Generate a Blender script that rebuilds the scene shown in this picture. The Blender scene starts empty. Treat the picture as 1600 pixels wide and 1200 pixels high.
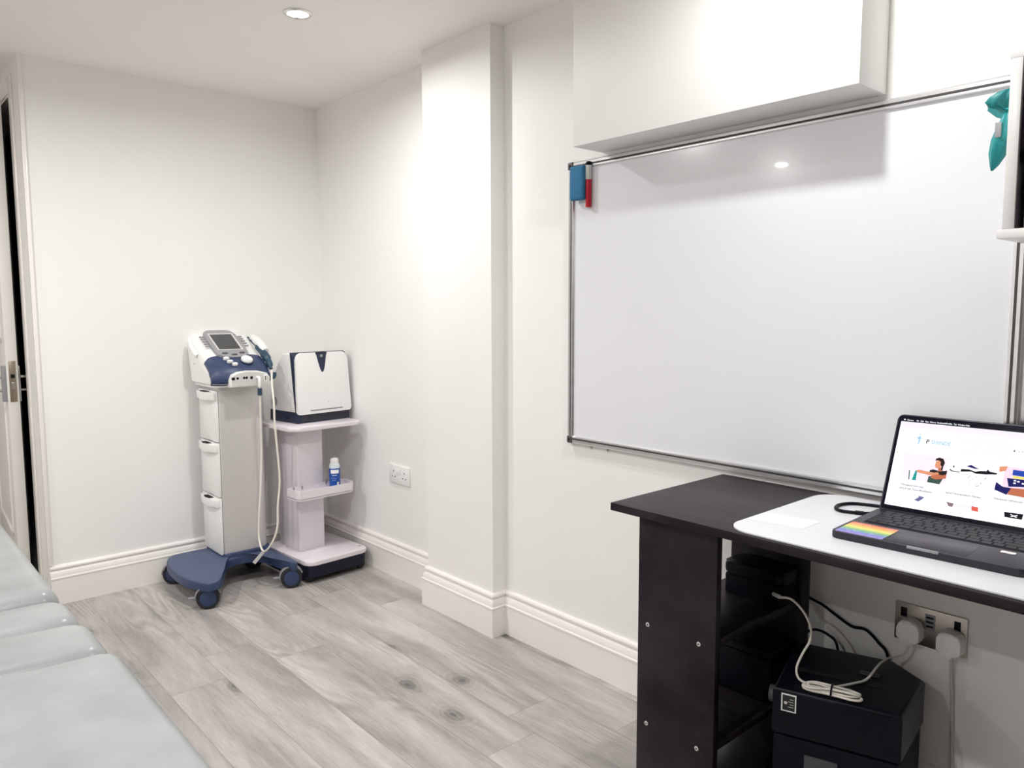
import bpy, bmesh, math, random
from mathutils import Vector, Matrix
random.seed(7)
C = bpy.context.scene.collection
SC = bpy.context.scene
PI = math.pi
R = math.radians

# ------------------------------------------------------------------ camera
cam_data = bpy.data.cameras.new('camera')
cam = bpy.data.objects.new('camera', cam_data)
C.objects.link(cam)
cam_data.sensor_width = 36.0
cam_data.lens = 1195.0 / 1600.0 * 36.0
cam_data.clip_start = 0.02
yaw, pitch, roll = R(41.5), R(-5.53), R(-0.165)
fw = Vector((math.sin(yaw) * math.cos(pitch), math.cos(yaw) * math.cos(pitch), math.sin(pitch)))
rt = Vector((math.cos(yaw), -math.sin(yaw), 0))
up = rt.cross(fw)
rt2 = rt * math.cos(roll) + up * math.sin(roll)
up2 = up * math.cos(roll) - rt * math.sin(roll)
M = Matrix((rt2, up2, -fw)).transposed().to_4x4()
M.translation = Vector((0, 0, 1.19))
cam.matrix_world = M
SC.camera = cam

# ------------------------------------------------------------------ exposure, world
SC.view_settings.view_transform = 'Standard'
SC.view_settings.look = 'None'
SC.view_settings.gamma = 1.0
SC.view_settings.use_curve_mapping = False
SC.view_settings.exposure = 0.0
SC.cycles.max_bounces = 10
SC.cycles.diffuse_bounces = 9
SC.cycles.sample_clamp_indirect = 4.0
SC.cycles.use_denoising = True
w = bpy.data.worlds.new('world')
SC.world = w
w.use_nodes = True
w.node_tree.nodes['Background'].inputs[0].default_value = (0.9, 0.92, 1.0, 1)
w.node_tree.nodes['Background'].inputs[1].default_value = 0.05

# ceiling lamps: x, y of every downlight; each builder below adds its own spot
CEIL = 2.165
LAMPS = [(1.213, 2.43), (1.350, 0.800), (-0.02, 2.58), (0.02, 0.80), (-1.253, 2.73), (-1.25, 0.80)]  # middle pair over the couch is unseen, added as fill light
LAMP_W = {0: 9.0, 1: 7.3}      # watts; every other lamp 13.2


# ------------------------------------------------------------------ materials
def nodes_of(m):
    m.use_nodes = True
    nt = m.node_tree
    return nt, nt.nodes, nt.links, nt.nodes['Principled BSDF']

def mat(name, col, rough=0.5, metal=0.0, var=0.03, scale=40.0, bump=0.0, bscale=200.0, stretch=None, spec=0.5, coat=0.0, trans=0.0, alpha=1.0):
    m = bpy.data.materials.new(name)
    nt, N, L, b = nodes_of(m)
    tc = N.new('ShaderNodeTexCoord')
    mp = N.new('ShaderNodeMapping')
    L.new(tc.outputs['Object'], mp.inputs[0])
    if stretch: mp.inputs['Scale'].default_value = stretch
    no = N.new('ShaderNodeTexNoise'); no.inputs['Scale'].default_value = scale; no.inputs['Detail'].default_value = 4
    L.new(mp.outputs[0], no.inputs['Vector'])
    cr = N.new('ShaderNodeValToRGB')
    c = col
    cr.color_ramp.elements[0].position = 0.3; cr.color_ramp.elements[1].position = 0.7
    cr.color_ramp.elements[0].color = (c[0] * (1 - var), c[1] * (1 - var), c[2] * (1 - var), 1)
    cr.color_ramp.elements[1].color = (min(1, c[0] * (1 + var)), min(1, c[1] * (1 + var)), min(1, c[2] * (1 + var)), 1)
    L.new(no.outputs[0], cr.inputs[0]); L.new(cr.outputs[0], b.inputs['Base Color'])
    b.inputs['Roughness'].default_value = rough
    b.inputs['Metallic'].default_value = metal
    b.inputs['Specular IOR Level'].default_value = spec
    b.inputs['Coat Weight'].default_value = coat
    b.inputs['Transmission Weight'].default_value = trans
    b.inputs['Alpha'].default_value = alpha
    if bump:
        n2 = N.new('ShaderNodeTexNoise'); n2.inputs['Scale'].default_value = bscale; n2.inputs['Detail'].default_value = 5
        L.new(mp.outputs[0], n2.inputs['Vector'])
        bp = N.new('ShaderNodeBump'); bp.inputs['Strength'].default_value = bump; bp.inputs['Distance'].default_value = 0.002
        L.new(n2.outputs[0], bp.inputs['Height']); L.new(bp.outputs[0], b.inputs['Normal'])
    return m

def emis(name, col, s=1.0, base=(0, 0, 0)):
    m = bpy.data.materials.new(name)
    nt, N, L, b = nodes_of(m)
    b.inputs['Base Color'].default_value = (*base, 1)
    b.inputs['Roughness'].default_value = 0.6
    b.inputs['Specular IOR Level'].default_value = 0.1
    b.inputs['Emission Color'].default_value = (*col, 1)
    b.inputs['Emission Strength'].default_value = s
    return m

def srgb(r, g, b):
    f = lambda v: ((v / 255) / 12.92) if v / 255 <= 0.04045 else (((v / 255) + 0.055) / 1.055) ** 2.4
    return (f(r), f(g), f(b))

WALL = mat('wall paint', (0.89, 0.884, 0.87), 0.5, var=0.01, scale=3, bump=0.06, bscale=160)
WALLG = mat('grey bounce-dimming wall', (0.40, 0.40, 0.41), 0.6, var=0.01, scale=3, bump=0.06, bscale=160)
CEILM = mat('ceiling paint', (0.93, 0.905, 0.88), 0.8, var=0.01, scale=3, bump=0.05, bscale=120)
GLOSSW = mat('white gloss trim', (0.90, 0.87, 0.84), 0.22, var=0.01, scale=8, bump=0.04, bscale=30)
DOORW = mat('white door paint', (0.88, 0.86, 0.82), 0.3, var=0.01, scale=8, bump=0.03, bscale=60)
DARKROOM = mat('unlit room darkness', (0.015, 0.014, 0.03), 0.8)
PLW = mat('white plastic', (0.86, 0.86, 0.85), 0.3, var=0.01)
PLG = mat('light grey plastic', (0.62, 0.62, 0.60), 0.35, var=0.02)
MGREY = mat('grey painted metal', (0.64, 0.62, 0.605), 0.4, 0.25, var=0.02, scale=120, bump=0.03, bscale=500)
GREY = mat('grey plastic', (0.30, 0.30, 0.32), 0.4)
DGREY = mat('dark grey plastic', (0.06, 0.06, 0.065), 0.4)
SCREENG = mat('unlit display', (0.045, 0.045, 0.05), 0.35)
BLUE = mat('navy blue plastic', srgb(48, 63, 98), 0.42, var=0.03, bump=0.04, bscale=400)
BLUE_LIT = mat('navy blue plastic lit top', srgb(76, 88, 118), 0.5, var=0.03, bump=0.06, bscale=500)
NAVY = mat('dark navy plastic', srgb(30, 38, 66), 0.4, var=0.04)
NAVYD = mat('near black navy plastic', srgb(20, 22, 42), 0.45, spec=0.3)
TEAL = mat('dark teal plastic', srgb(40, 70, 92), 0.4)
BLACK = mat('black plastic', (0.005, 0.005, 0.010), 0.35, var=0.1, bump=0.05, bscale=600, spec=0.15)
BLACKM = mat('matt black plastic', (0.006, 0.006, 0.012), 0.6, var=0.1, spec=0.12)
HOLE = mat('black hole', (0.002, 0.002, 0.002), 0.9)
PINKW = mat('pinkish white laminate', (0.80, 0.755, 0.80), 0.25, var=0.01)
RUBBER = mat('black rubber', (0.012, 0.013, 0.02), 0.6)
CHROME = mat('chrome', (0.75, 0.74, 0.72), 0.18, 1.0)
ALU = mat('brushed aluminium', (0.78, 0.78, 0.79), 0.30, 1.0, var=0.06, scale=30, stretch=(1, 0.1, 1), bump=0.03, bscale=300)
STEEL = mat('brushed steel', (0.50, 0.46, 0.42), 0.35, 1.0, var=0.12, scale=25, bump=0.04, bscale=200)
CORDW = mat('cream cable', (0.80, 0.77, 0.70), 0.45)
CORDG = mat('grey white cable', (0.62, 0.60, 0.57), 0.45)
PAPER = mat('white paper', (0.93, 0.93, 0.93), 0.7)
INK = mat('black ink', (0.02, 0.02, 0.02), 0.7)
BOARD = mat('whiteboard enamel', (0.80, 0.81, 0.85), 0.16, var=0.012, scale=2.5, coat=0.3)
VINYL = mat('pale grey vinyl', (0.335, 0.355, 0.36), 0.30, var=0.10, scale=9, bump=0.30, bscale=22)
MATW = mat('white desk mat', (0.74, 0.75, 0.79), 0.35, var=0.01)
ERASER = mat('blue felt', srgb(46, 116, 158), 0.8, var=0.06, scale=80, bump=0.3, bscale=300)
RED = mat('red plastic', srgb(190, 10, 40), 0.3)
TEALB = mat('teal organza', srgb(16, 128, 130), 0.45, var=0.18, scale=18, bump=0.3, bscale=300)
TEALL = mat('teal satin', srgb(40, 190, 190), 0.3, var=0.1, scale=30)
LAPB = mat('black anodised aluminium', (0.020, 0.018, 0.028), 0.38, 0.2, var=0.03)
KEYM = mat('black key', (0.016, 0.014, 0.020), 0.5, spec=0.25)
BEZEL = mat('black glass bezel', (0.006, 0.006, 0.014), 0.12, spec=0.15)
CLEARP = mat('cloudy plastic bottle', (0.72, 0.78, 0.82), 0.25)
LABELB = mat('blue bottle label', srgb(20, 80, 170), 0.35)
WARM = mat('brass tinted steel', (0.42, 0.36, 0.28), 0.35, 1.0)
DARKLAM = mat('black brown laminate', (0.034, 0.026, 0.036), 0.4, var=0.1)

def wood_dark():
    m = bpy.data.materials.new('dark wenge laminate')
    nt, N, L, b = nodes_of(m)
    tc = N.new('ShaderNodeTexCoord'); mp = N.new('ShaderNodeMapping')
    mp.inputs['Scale'].default_value = (22, 1.6, 2.2)
    L.new(tc.outputs['Object'], mp.inputs[0])
    n = N.new('ShaderNodeTexNoise'); n.inputs['Scale'].default_value = 2.2; n.inputs['Detail'].default_value = 8; n.inputs['Roughness'].default_value = 0.65
    L.new(mp.outputs[0], n.inputs['Vector'])
    cr = N.new('ShaderNodeValToRGB')
    e = cr.color_ramp.elements
    e[0].position = 0.32; e[0].color = (0.009, 0.006, 0.010, 1)
    e[1].position = 0.72; e[1].color = (0.034, 0.028, 0.032, 1)
    L.new(n.outputs[0], cr.inputs[0]); L.new(cr.outputs[0], b.inputs['Base Color'])
    b.inputs['Roughness'].default_value = 0.38; b.inputs['Specular IOR Level'].default_value = 0.16
    bp = N.new('ShaderNodeBump'); bp.inputs['Strength'].default_value = 0.1; bp.inputs['Distance'].default_value = 0.001
    L.new(n.outputs[0], bp.inputs['Height']); L.new(bp.outputs[0], b.inputs['Normal'])
    return m
WENGE = wood_dark()

def floor_mat():
    m = bpy.data.materials.new('grey oak laminate planks')
    nt, N, L, b = nodes_of(m)
    def mth(op, a, b_=None, c_=None):
        n = N.new('ShaderNodeMath'); n.operation = op
        for i, v in enumerate((a, b_, c_)):
            if v is None: continue
            if isinstance(v, (int, float)): n.inputs[i].default_value = v
            else: L.new(v, n.inputs[i])
        return n.outputs[0]
    tc = N.new('ShaderNodeTexCoord'); sp = N.new('ShaderNodeSeparateXYZ')
    L.new(tc.outputs['Object'], sp.inputs[0])
    X, Y = sp.outputs[0], sp.outputs[1]
    W_, LN = 0.175, 1.25
    u = mth('DIVIDE', mth('SUBTRACT', X, 0.883), W_)
    row = mth('FLOOR', u); fu = mth('SUBTRACT', u, row)
    wn = N.new('ShaderNodeTexWhiteNoise'); wn.noise_dimensions = '1D'
    L.new(row, wn.inputs['W'])
    # row 0 has its end joint at y = 2.607
    off = mth('MULTIPLY', mth('MULTIPLY', wn.outputs['Value'], LN), mth('GREATER_THAN', mth('ABSOLUTE', row), 0.5))
    v = mth('DIVIDE', mth('ADD', mth('SUBTRACT', Y, 2.607), off), LN)
    col = mth('FLOOR', v); fv = mth('SUBTRACT', v, col)
    cmb = N.new('ShaderNodeCombineXYZ'); L.new(row, cmb.inputs[0]); L.new(col, cmb.inputs[1])
    w2 = N.new('ShaderNodeTexWhiteNoise'); w2.noise_dimensions = '2D'; L.new(cmb.outputs[0], w2.inputs['Vector'])
    # coordinates shifted per plank
    sc = N.new('ShaderNodeVectorMath'); sc.operation = 'SCALE'; L.new(w2.outputs['Color'], sc.inputs[0]); sc.inputs['Scale'].default_value = 17.0
    ad = N.new('ShaderNodeVectorMath'); ad.operation = 'ADD'; L.new(tc.outputs['Object'], ad.inputs[0]); L.new(sc.outputs[0], ad.inputs[1])
    def noise(scale, stretch, detail=6, rough=0.6, dist=0.0):
        mp = N.new('ShaderNodeMapping'); mp.inputs['Scale'].default_value = stretch
        L.new(ad.outputs[0], mp.inputs[0])
        n = N.new('ShaderNodeTexNoise'); n.inputs['Scale'].default_value = scale; n.inputs['Detail'].default_value = detail
        n.inputs['Roughness'].default_value = rough; n.inputs['Distortion'].default_value = dist
        L.new(mp.outputs[0], n.inputs['Vector']); return n.outputs[0]
    broad = noise(2.2, (4.2, 0.60, 1), 4, 0.55, 0.5)
    fine = noise(34, (5.0, 0.45, 1), 6, 0.7)
    # cathedral grain: rings of a distorted gradient
    mp = N.new('ShaderNodeMapping'); mp.inputs['Scale'].default_value = (7.0, 0.8, 1)
    L.new(ad.outputs[0], mp.inputs[0])
    ns = N.new('ShaderNodeTexNoise'); ns.inputs['Scale'].default_value = 0.9; ns.inputs['Detail'].default_value = 1.5
    L.new(mp.outputs[0], ns.inputs['Vector'])
    rings = mth('SINE', mth('MULTIPLY', ns.outputs[0], 150.0))
    ringm = N.new('ShaderNodeMapRange'); L.new(noise(1.6, (2.0, 0.7, 1), 2), ringm.inputs[0])
    ringm.inputs[1].default_value = 0.50; ringm.inputs[2].default_value = 0.62
    rings = mth('MULTIPLY', rings, ringm.outputs[0])
    # knots
    vo = N.new('ShaderNodeTexVoronoi'); vo.voronoi_dimensions = '2D'; vo.inputs['Scale'].default_value = 2.0
    mk = N.new('ShaderNodeMapping'); mk.inputs['Scale'].default_value = (1.35, 0.8, 0.0)
    L.new(ad.outputs[0], mk.inputs[0])
    dn = N.new('ShaderNodeVectorMath'); dn.operation = 'ADD'
    dsc = N.new('ShaderNodeVectorMath'); dsc.operation = 'SCALE'; dsc.inputs['Scale'].default_value = 0.05
    nn = N.new('ShaderNodeTexNoise'); nn.inputs['Scale'].default_value = 12; L.new(ad.outputs[0], nn.inputs['Vector'])
    L.new(nn.outputs['Color'], dsc.inputs[0]); L.new(mk.outputs[0], dn.inputs[0]); L.new(dsc.outputs[0], dn.inputs[1])
    L.new(dn.outputs[0], vo.inputs['Vector'])
    kn = N.new('ShaderNodeMapRange'); L.new(vo.outputs['Distance'], kn.inputs[0])
    kn.inputs[1].default_value = 0.0; kn.inputs[2].default_value = 0.11; kn.inputs[3].default_value = 1.0; kn.inputs[4].default_value = 0.0
    halo = N.new('ShaderNodeMapRange'); L.new(vo.outputs['Distance'], halo.inputs[0])
    halo.inputs[1].default_value = 0.0; halo.inputs[2].default_value = 0.26; halo.inputs[3].default_value = 1.0; halo.inputs[4].default_value = 0.0
    sel = mth('GREATER_THAN', N.new('ShaderNodeSeparateColor').outputs[0], 0.5)
    sepc = [n for n in N if n.bl_idname == 'ShaderNodeSeparateColor'][0]
    L.new(vo.outputs['Color'], sepc.inputs[0])
    knot = mth('MULTIPLY', mth('POWER', kn.outputs[0], 1.5), sel)
    halos = mth('MULTIPLY', mth('POWER', halo.outputs[0], 2.0), sel)
    # tone
    t = mth('ADD', mth('MULTIPLY', mth('SUBTRACT', broad, 0.5), 1.35), 0.56)
    t = mth('ADD', t, mth('MULTIPLY', mth('SUBTRACT', fine, 0.5), 0.55))
    t = mth('ADD', t, mth('MULTIPLY', mth('SUBTRACT', w2.outputs['Value'], 0.5), 0.10))
    t = mth('ADD', t, mth('MULTIPLY', rings, 0.10))
    t = mth('SUBTRACT', t, mth('MULTIPLY', knot, 0.42))
    t = mth('SUBTRACT', t, mth('MULTIPLY', halos, mth('ADD', 0.24, mth('MULTIPLY', mth('SINE', mth('MULTIPLY', vo.outputs['Distance'], 150.0)), 0.10))))
    cr = N.new('ShaderNodeValToRGB'); e = cr.color_ramp.elements
    e[0].position = 0.0; e[0].color = (0.135, 0.125, 0.120, 1)
    e[1].position = 1.0; e[1].color = (0.66, 0.61, 0.575, 1)
    k = cr.color_ramp.elements.new(0.5); k.color = (0.38, 0.357, 0.342, 1)
    L.new(t, cr.inputs[0])
    # seams
    du = mth('MULTIPLY', mth('MINIMUM', fu, mth('SUBTRACT', 1.0, fu)), W_)
    dv = mth('MULTIPLY', mth('MINIMUM', fv, mth('SUBTRACT', 1.0, fv)), LN)
    seam = mth('LESS_THAN', mth('MINIMUM', du, dv), 0.0011)
    mx = N.new('ShaderNodeMix'); mx.data_type = 'RGBA'
    L.new(mth('MULTIPLY', seam, 0.45), mx.inputs[0]); L.new(cr.outputs[0], mx.inputs[6]); mx.inputs[7].default_value = (0.12, 0.11, 0.105, 1)
    L.new(mx.outputs[2], b.inputs['Base Color'])
    b.inputs['Roughness'].default_value = 0.42
    bp = N.new('ShaderNodeBump'); bp.inputs['Strength'].default_value = 0.12; bp.inputs['Distance'].default_value = 0.001
    L.new(mth('SUBTRACT', fine, seam), bp.inputs['Height']); L.new(bp.outputs[0], b.inputs['Normal'])
    return m
FLOORM = floor_mat()

# ------------------------------------------------------------------ mesh helpers
def link(name, bm, m, parent=None, smooth=False, angle=35):
    me = bpy.data.meshes.new(name)
    bmesh.ops.recalc_face_normals(bm, faces=bm.faces)
    bm.to_mesh(me); bm.free()
    ms = m if isinstance(m, (list, tuple)) else [m]
    for x in ms: me.materials.append(x)
    if smooth:
        for p in me.polygons: p.use_smooth = True
        try: me.set_sharp_from_angle(angle=R(angle))
        except Exception: pass
    o = bpy.data.objects.new(name, me)
    C.objects.link(o)
    if parent: o.parent = parent
    return o

def thing(name, label, cat, loc=(0, 0, 0), rotz=0.0, group=None):
    o = bpy.data.objects.new(name, None); C.objects.link(o)
    o.empty_display_size = 0.05
    o.location = loc; o.rotation_euler = (0, 0, rotz)
    o['label'] = label; o['category'] = cat
    if group: o['group'] = group
    return o

def tag(o, label, cat, group=None):
    o['label'] = label; o['category'] = cat
    if group: o['group'] = group
    return o

def structure(o):
    o['kind'] = 'structure'; return o

def box(bm, x0, x1, y0, y1, z0, z1, bev=0.0, seg=2):
    vs = [bm.verts.new((x, y, z)) for x in (x0, x1) for y in (y0, y1) for z in (z0, z1)]
    fs = [(0, 1, 3, 2), (4, 6, 7, 5), (0, 4, 5, 1), (2, 3, 7, 6), (0, 2, 6, 4), (1, 5, 7, 3)]
    faces = [bm.faces.new([vs[i] for i in f]) for f in fs]
    if bev > 0:
        es = list({e for f in faces for e in f.edges})
        bmesh.ops.bevel(bm, geom=es, offset=bev, segments=seg, affect='EDGES', profile=0.5, clamp_overlap=True)
    return vs

def mbox(name, dims, m, parent=None, bev=0.002, seg=2):
    bm = bmesh.new(); box(bm, *dims, bev=bev, seg=seg)
    return link(name, bm, m, parent, smooth=bev > 0)

def prism(bm, pts, axis, a, b, bev=0.0, seg=2, which='all'):
    """polygon pts (2d) swept along axis from a to b; axis 0: pts are (y,z), 1: (x,z), 2: (x,y)"""
    def P(p, t):
        return {0: (t, p[0], p[1]), 1: (p[0], t, p[1]), 2: (p[0], p[1], t)}[axis]
    A = [bm.verts.new(P(p, a)) for p in pts]; B = [bm.verts.new(P(p, b)) for p in pts]
    f1 = bm.faces.new(A); f2 = bm.faces.new(B[::-1])
    n = len(pts)
    fs = [bm.faces.new((A[i], A[(i + 1) % n], B[(i + 1) % n], B[i])) for i in range(n)]
    if bev > 0:
        if which == 'caps': es = list(f1.edges) + list(f2.edges)
        else: es = list({e for f in fs + [f1, f2] for e in f.edges})
        bmesh.ops.bevel(bm, geom=es, offset=bev, segments=seg, affect='EDGES', profile=0.5, clamp_overlap=True)

def mprism(name, pts, axis, a, b, m, parent=None, bev=0.0, seg=2, which='caps', smooth=True):
    bm = bmesh.new(); prism(bm, pts, axis, a, b, bev, seg, which)
    return link(name, bm, m, parent, smooth=smooth)

def rrect(x0, x1, y0, y1, r, n=6):
    rs = r if isinstance(r, (list, tuple)) else [r] * 4
    out = []
    for (cx, cy, a0, rr) in ((x1, y1, 0, rs[0]), (x0, y1, 90, rs[1]), (x0, y0, 180, rs[2]), (x1, y0, 270, rs[3])):
        sx = -1 if cx == x1 else 1; sy = -1 if cy == y1 else 1
        if rr <= 0: out.append((cx, cy)); continue
        for i in range(n + 1):
            a = R(a0 + 90 * i / n)
            out.append((cx + sx * rr + rr * math.cos(a), cy + sy * rr + rr * math.sin(a)))
    return out

def catmull(pts, n=8, closed=False):
    P = [Vector(p) for p in pts]; out = []
    m = len(P)
    rng = range(m) if closed else range(m - 1)
    for i in rng:
        if closed: p0, p1, p2, p3 = P[(i - 1) % m], P[i], P[(i + 1) % m], P[(i + 2) % m]
        else: p0, p1, p2, p3 = P[max(i - 1, 0)], P[i], P[i + 1], P[min(i + 2, m - 1)]
        for k in range(n):
            t = k / n
            out.append(0.5 * ((2 * p1) + (p2 - p0) * t + (2 * p0 - 5 * p1 + 4 * p2 - p3) * t * t + (3 * p1 - p0 - 3 * p2 + p3) * t ** 3))
    if not closed: out.append(P[-1])
    return out

def tube(bm, pts, r, seg=10, smooth_n=8, closed=False, cap=True):
    P = catmull(pts, smooth_n, closed) if smooth_n else [Vector(p) for p in pts]
    rings = []; n = len(P)
    ref = None
    for i, p in enumerate(P):
        if closed: t = (P[(i + 1) % n] - P[i - 1])
        else: t = P[min(i + 1, n - 1)] - P[max(i - 1, 0)]
        if t.length < 1e-9: t = Vector((0, 0, 1))
        t.normalize()
        if ref is None:
            ref = t.orthogonal().normalized()
        ref = (ref - t * ref.dot(t))
        if ref.length < 1e-6: ref = t.orthogonal()
        ref.normalize()
        bi = t.cross(ref)
        rr = r[min(int(i / max(n - 1, 1) * (len(r) - 1) + 0.5), len(r) - 1)] if isinstance(r, (list, tuple)) else r
        rings.append([bm.verts.new(p + (ref * math.cos(2 * PI * k / seg) + bi * math.sin(2 * PI * k / seg)) * rr) for k in range(seg)])
    m = n if closed else n - 1
    for i in range(m):
        a, b = rings[i], rings[(i + 1) % n]
        for k in range(seg):
            bm.faces.new((a[k], a[(k + 1) % seg], b[(k + 1) % seg], b[k]))
    if cap and not closed:
        bm.faces.new(rings[0][::-1]); bm.faces.new(rings[-1])

def mtube(name, pts, r, m, parent=None, seg=10, smooth_n=8, closed=False):
    bm = bmesh.new(); tube(bm, pts, r, seg, smooth_n, closed)
    return link(name, bm, m, parent, smooth=True, angle=60)

def lathe(bm, prof, seg=32, mtx=None):
    """prof: (r, z) list"""
    rings = []
    for r_, z_ in prof:
        if r_ < 1e-6: rings.append([bm.verts.new((0, 0, z_))])
        else: rings.append([bm.verts.new((r_ * math.cos(2 * PI * k / seg), r_ * math.sin(2 * PI * k / seg), z_)) for k in range(seg)])
    for a, b in zip(rings, rings[1:]):
        for k in range(seg):
            k2 = (k + 1) % seg
            if len(a) == 1 and len(b) == 1: continue
            if len(a) == 1: bm.faces.new((a[0], b[k2], b[k]))
            elif len(b) == 1: bm.faces.new((a[k], a[k2], b[0]))
            else: bm.faces.new((a[k], a[k2], b[k2], b[k]))
    if mtx is not None:
        bmesh.ops.transform(bm, matrix=mtx, verts=[v for r_ in rings for v in r_])

def mlathe(name, prof, m, parent=None, loc=(0, 0, 0), rot=None, seg=32, angle=35):
    bm = bmesh.new()
    mt = Matrix.Translation(Vector(loc))
    if rot is not None: mt = mt @ rot
    lathe(bm, prof, seg, mt)
    return link(name, bm, m, parent, smooth=True, angle=angle)

RX = lambda a: Matrix.Rotation(R(a), 4, 'X')
RY = lambda a: Matrix.Rotation(R(a), 4, 'Y')
RZ = lambda a: Matrix.Rotation(R(a), 4, 'Z')

def text_mesh(name, body, size, m, mtx, parent=None, extrude=0.0001, align='LEFT', sx=1.0, bold=0.0):
    cu = bpy.data.curves.new('tmp', 'FONT')
    cu.body = body; cu.size = size; cu.extrude = extrude; cu.align_x = align; cu.offset = bold
    t = bpy.data.objects.new('tmp', cu); C.objects.link(t)
    dg = bpy.context.evaluated_depsgraph_get(); dg.update()
    me = bpy.data.meshes.new_from_object(t.evaluated_get(dg))
    bpy.data.objects.remove(t, do_unlink=True); bpy.data.curves.remove(cu)
    me.transform(mtx @ Matrix.Diagonal((sx, 1, 1, 1)))
    me.materials.clear(); me.materials.append(m)
    o = bpy.data.objects.new(name, me); C.objects.link(o)
    if parent: o.parent = parent
    return o

def copy_part(o, parent):
    c = o.copy(); C.objects.link(c); c.parent = parent; return c

def copy_tree(root):
    r = root.copy(); C.objects.link(r)
    for ch in list(root.children):
        c = copy_part(ch, r)
        for g in list(ch.children): copy_part(g, c)
    return r

# ================================================================== THE ROOM
XW = 1.803      # whiteboard wall
XP = 1.740      # pilaster face
XR = 1.830      # recessed wall beyond the pilaster
YB = 3.50       # back wall
XN = 0.59       # outer corner where the wall with the door begins
YP0, YP1 = 2.075, 2.480
XL = -2.1; YF = -3.2; YN = 5.3

structure(mbox('floor', (XL - .1, 2.0, YF - .1, YN + .1, -0.06, 0.0), FLOORM, bev=0))
structure(mbox('ceiling', (XL - .1, 2.0, YF - .1, YN + .1, CEIL, CEIL + 0.06), CEILM, bev=0))
# right wall with its recess and pilaster as one plan outline
pts = [(XW, YF - .1), (XW, YP0), (XP, YP0), (XP, YP1), (XR, YP1), (XR, YB), (2.0, YB), (2.0, YF - .1)]
structure(mprism('wall_right', pts, 2, 0, CEIL, WALL, smooth=False))
structure(mbox('wall_back', (XN, 2.0, YB, YB + 0.1, 0, CEIL), WALL, bev=0))
# wall with the door, seen edge on beyond the corner: opening y 3.70 .. 4.52
DY0, DY1, DZ = 3.70, 4.53, 2.055
bm = bmesh.new()
box(bm, XN, XN + .1, YB + .1, DY0, 0, CEIL); box(bm, XN, XN + .1, DY1, YN, 0, CEIL); box(bm, XN, XN + .1, DY0, DY1, DZ, CEIL)
structure(link('wall_door_side', bm, WALL))
structure(mbox('wall_far', (XL, XN + .1, YN, YN + .1, 0, CEIL), WALL, bev=0))
structure(mbox('wall_left', (XL - .1, XL, YF - .1, YN + .1, 0, CEIL), WALL, bev=0))
structure(mbox('wall_front', (XL, 2.0, YF - .1, YF, 0, CEIL), WALLG, bev=0))  # unseen end wall, set back and greyed to weaken bounce light
# unlit room behind the door, its darkness put into the wall colour
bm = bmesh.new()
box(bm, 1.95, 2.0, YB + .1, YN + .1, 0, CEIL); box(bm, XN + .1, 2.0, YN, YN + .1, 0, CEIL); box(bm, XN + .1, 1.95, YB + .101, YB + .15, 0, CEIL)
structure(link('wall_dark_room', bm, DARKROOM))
# boxed-in bulkhead on the whiteboard wall
structure(mbox('wall_bulkhead', (1.668, XW, 0.768, 1.612, 1.668, CEIL), WALL, bev=0.0015))

# skirting
PROF = [(0.0, 0.0), (0.020, 0.0), (0.020, 0.104), (0.022, 0.107), (0.022, 0.112), (0.0175, 0.1145), (0.0175, 0.117), (0.0165, 0.126), (0.012, 0.135),
        (0.0065, 0.139), (0.0065, 0.143), (0.012, 0.146), (0.0125, 0.152), (0.010, 0.157), (0.006, 0.160), (0.0, 0.160)]
def skirting(name, path, i0, i1):
    def off(i, d):
        p = Vector(path[i])
        ds = []
        if i > 0: ds.append((p - Vector(path[i - 1])).normalized())
        if i < len(path) - 1: ds.append((Vector(path[i + 1]) - p).normalized())
        ns = [Vector((v.y, -v.x)) for v in ds]        # room lies to the right of the travel direction
        if len(ns) == 1: return p + ns[0] * d
        n = (ns[0] + ns[1]); n = n / n.dot(ns[0])
        return p + n * d
    bm = bmesh.new()
    rings = []
    for i in range(i0, i1 + 1):
        rings.append([bm.verts.new((*off(i, d), z)) for d, z in PROF])
    n = len(PROF)
    for a, b in zip(rings, rings[1:]):
        for k in range(n):
            bm.faces.new((a[k], a[(k + 1) % n], b[(k + 1) % n], b[k]))
    bm.faces.new(rings[0]); bm.faces.new(rings[-1][::-1])
    return structure(link(name, bm, GLOSSW, smooth=True, angle=25))
path = [(XN + .001, YB), (XR, YB), (XR, YP1), (XP, YP1), (XP, YP0), (XW, YP0), (XW, YF)]
skirting('baseboard_back', path, 0, 1)
skirting('baseboard_right', path, 1, 6)
# corner bead, architrave and lining of the doorway
structure(mbox('trim_1', (XN - .004, XN + .011, YB - .012, YB, 0.161, CEIL), GLOSSW, bev=0.003))
bm = bmesh.new()
box(bm, XN - .007, XN, DY0 - .066, DY0 - .004, 0, DZ + .066, .003); box(bm, XN - .007, XN, DY1 + .004, DY1 + .066, 0, DZ + .066, .004)
box(bm, XN - .007, XN, DY0 - .004, DY1 + .004, DZ + .004, DZ + .066, .003)
structure(link('trim_2', bm, GLOSSW, smooth=True))
bm = bmesh.new()
box(bm, XN - .0005, XN + .1, DY0 - .004, DY0 + .004, 0, DZ); box(bm, XN - .003, XN + .1, DY1 - .004, DY1 + .004, 0, DZ); box(bm, XN - .003, XN + .1, DY0, DY1, DZ - .006, DZ + .004)
structure(link('trim_3', bm, GLOSSW))
# the door leaf, ajar, hinged at the far jamb
door = bpy.data.objects.new('door_1', None); C.objects.link(door); door['kind'] = 'structure'
door.location = (0.608, 4.515, 0); door.rotation_euler = (0, 0, R(-3.2))
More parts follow.
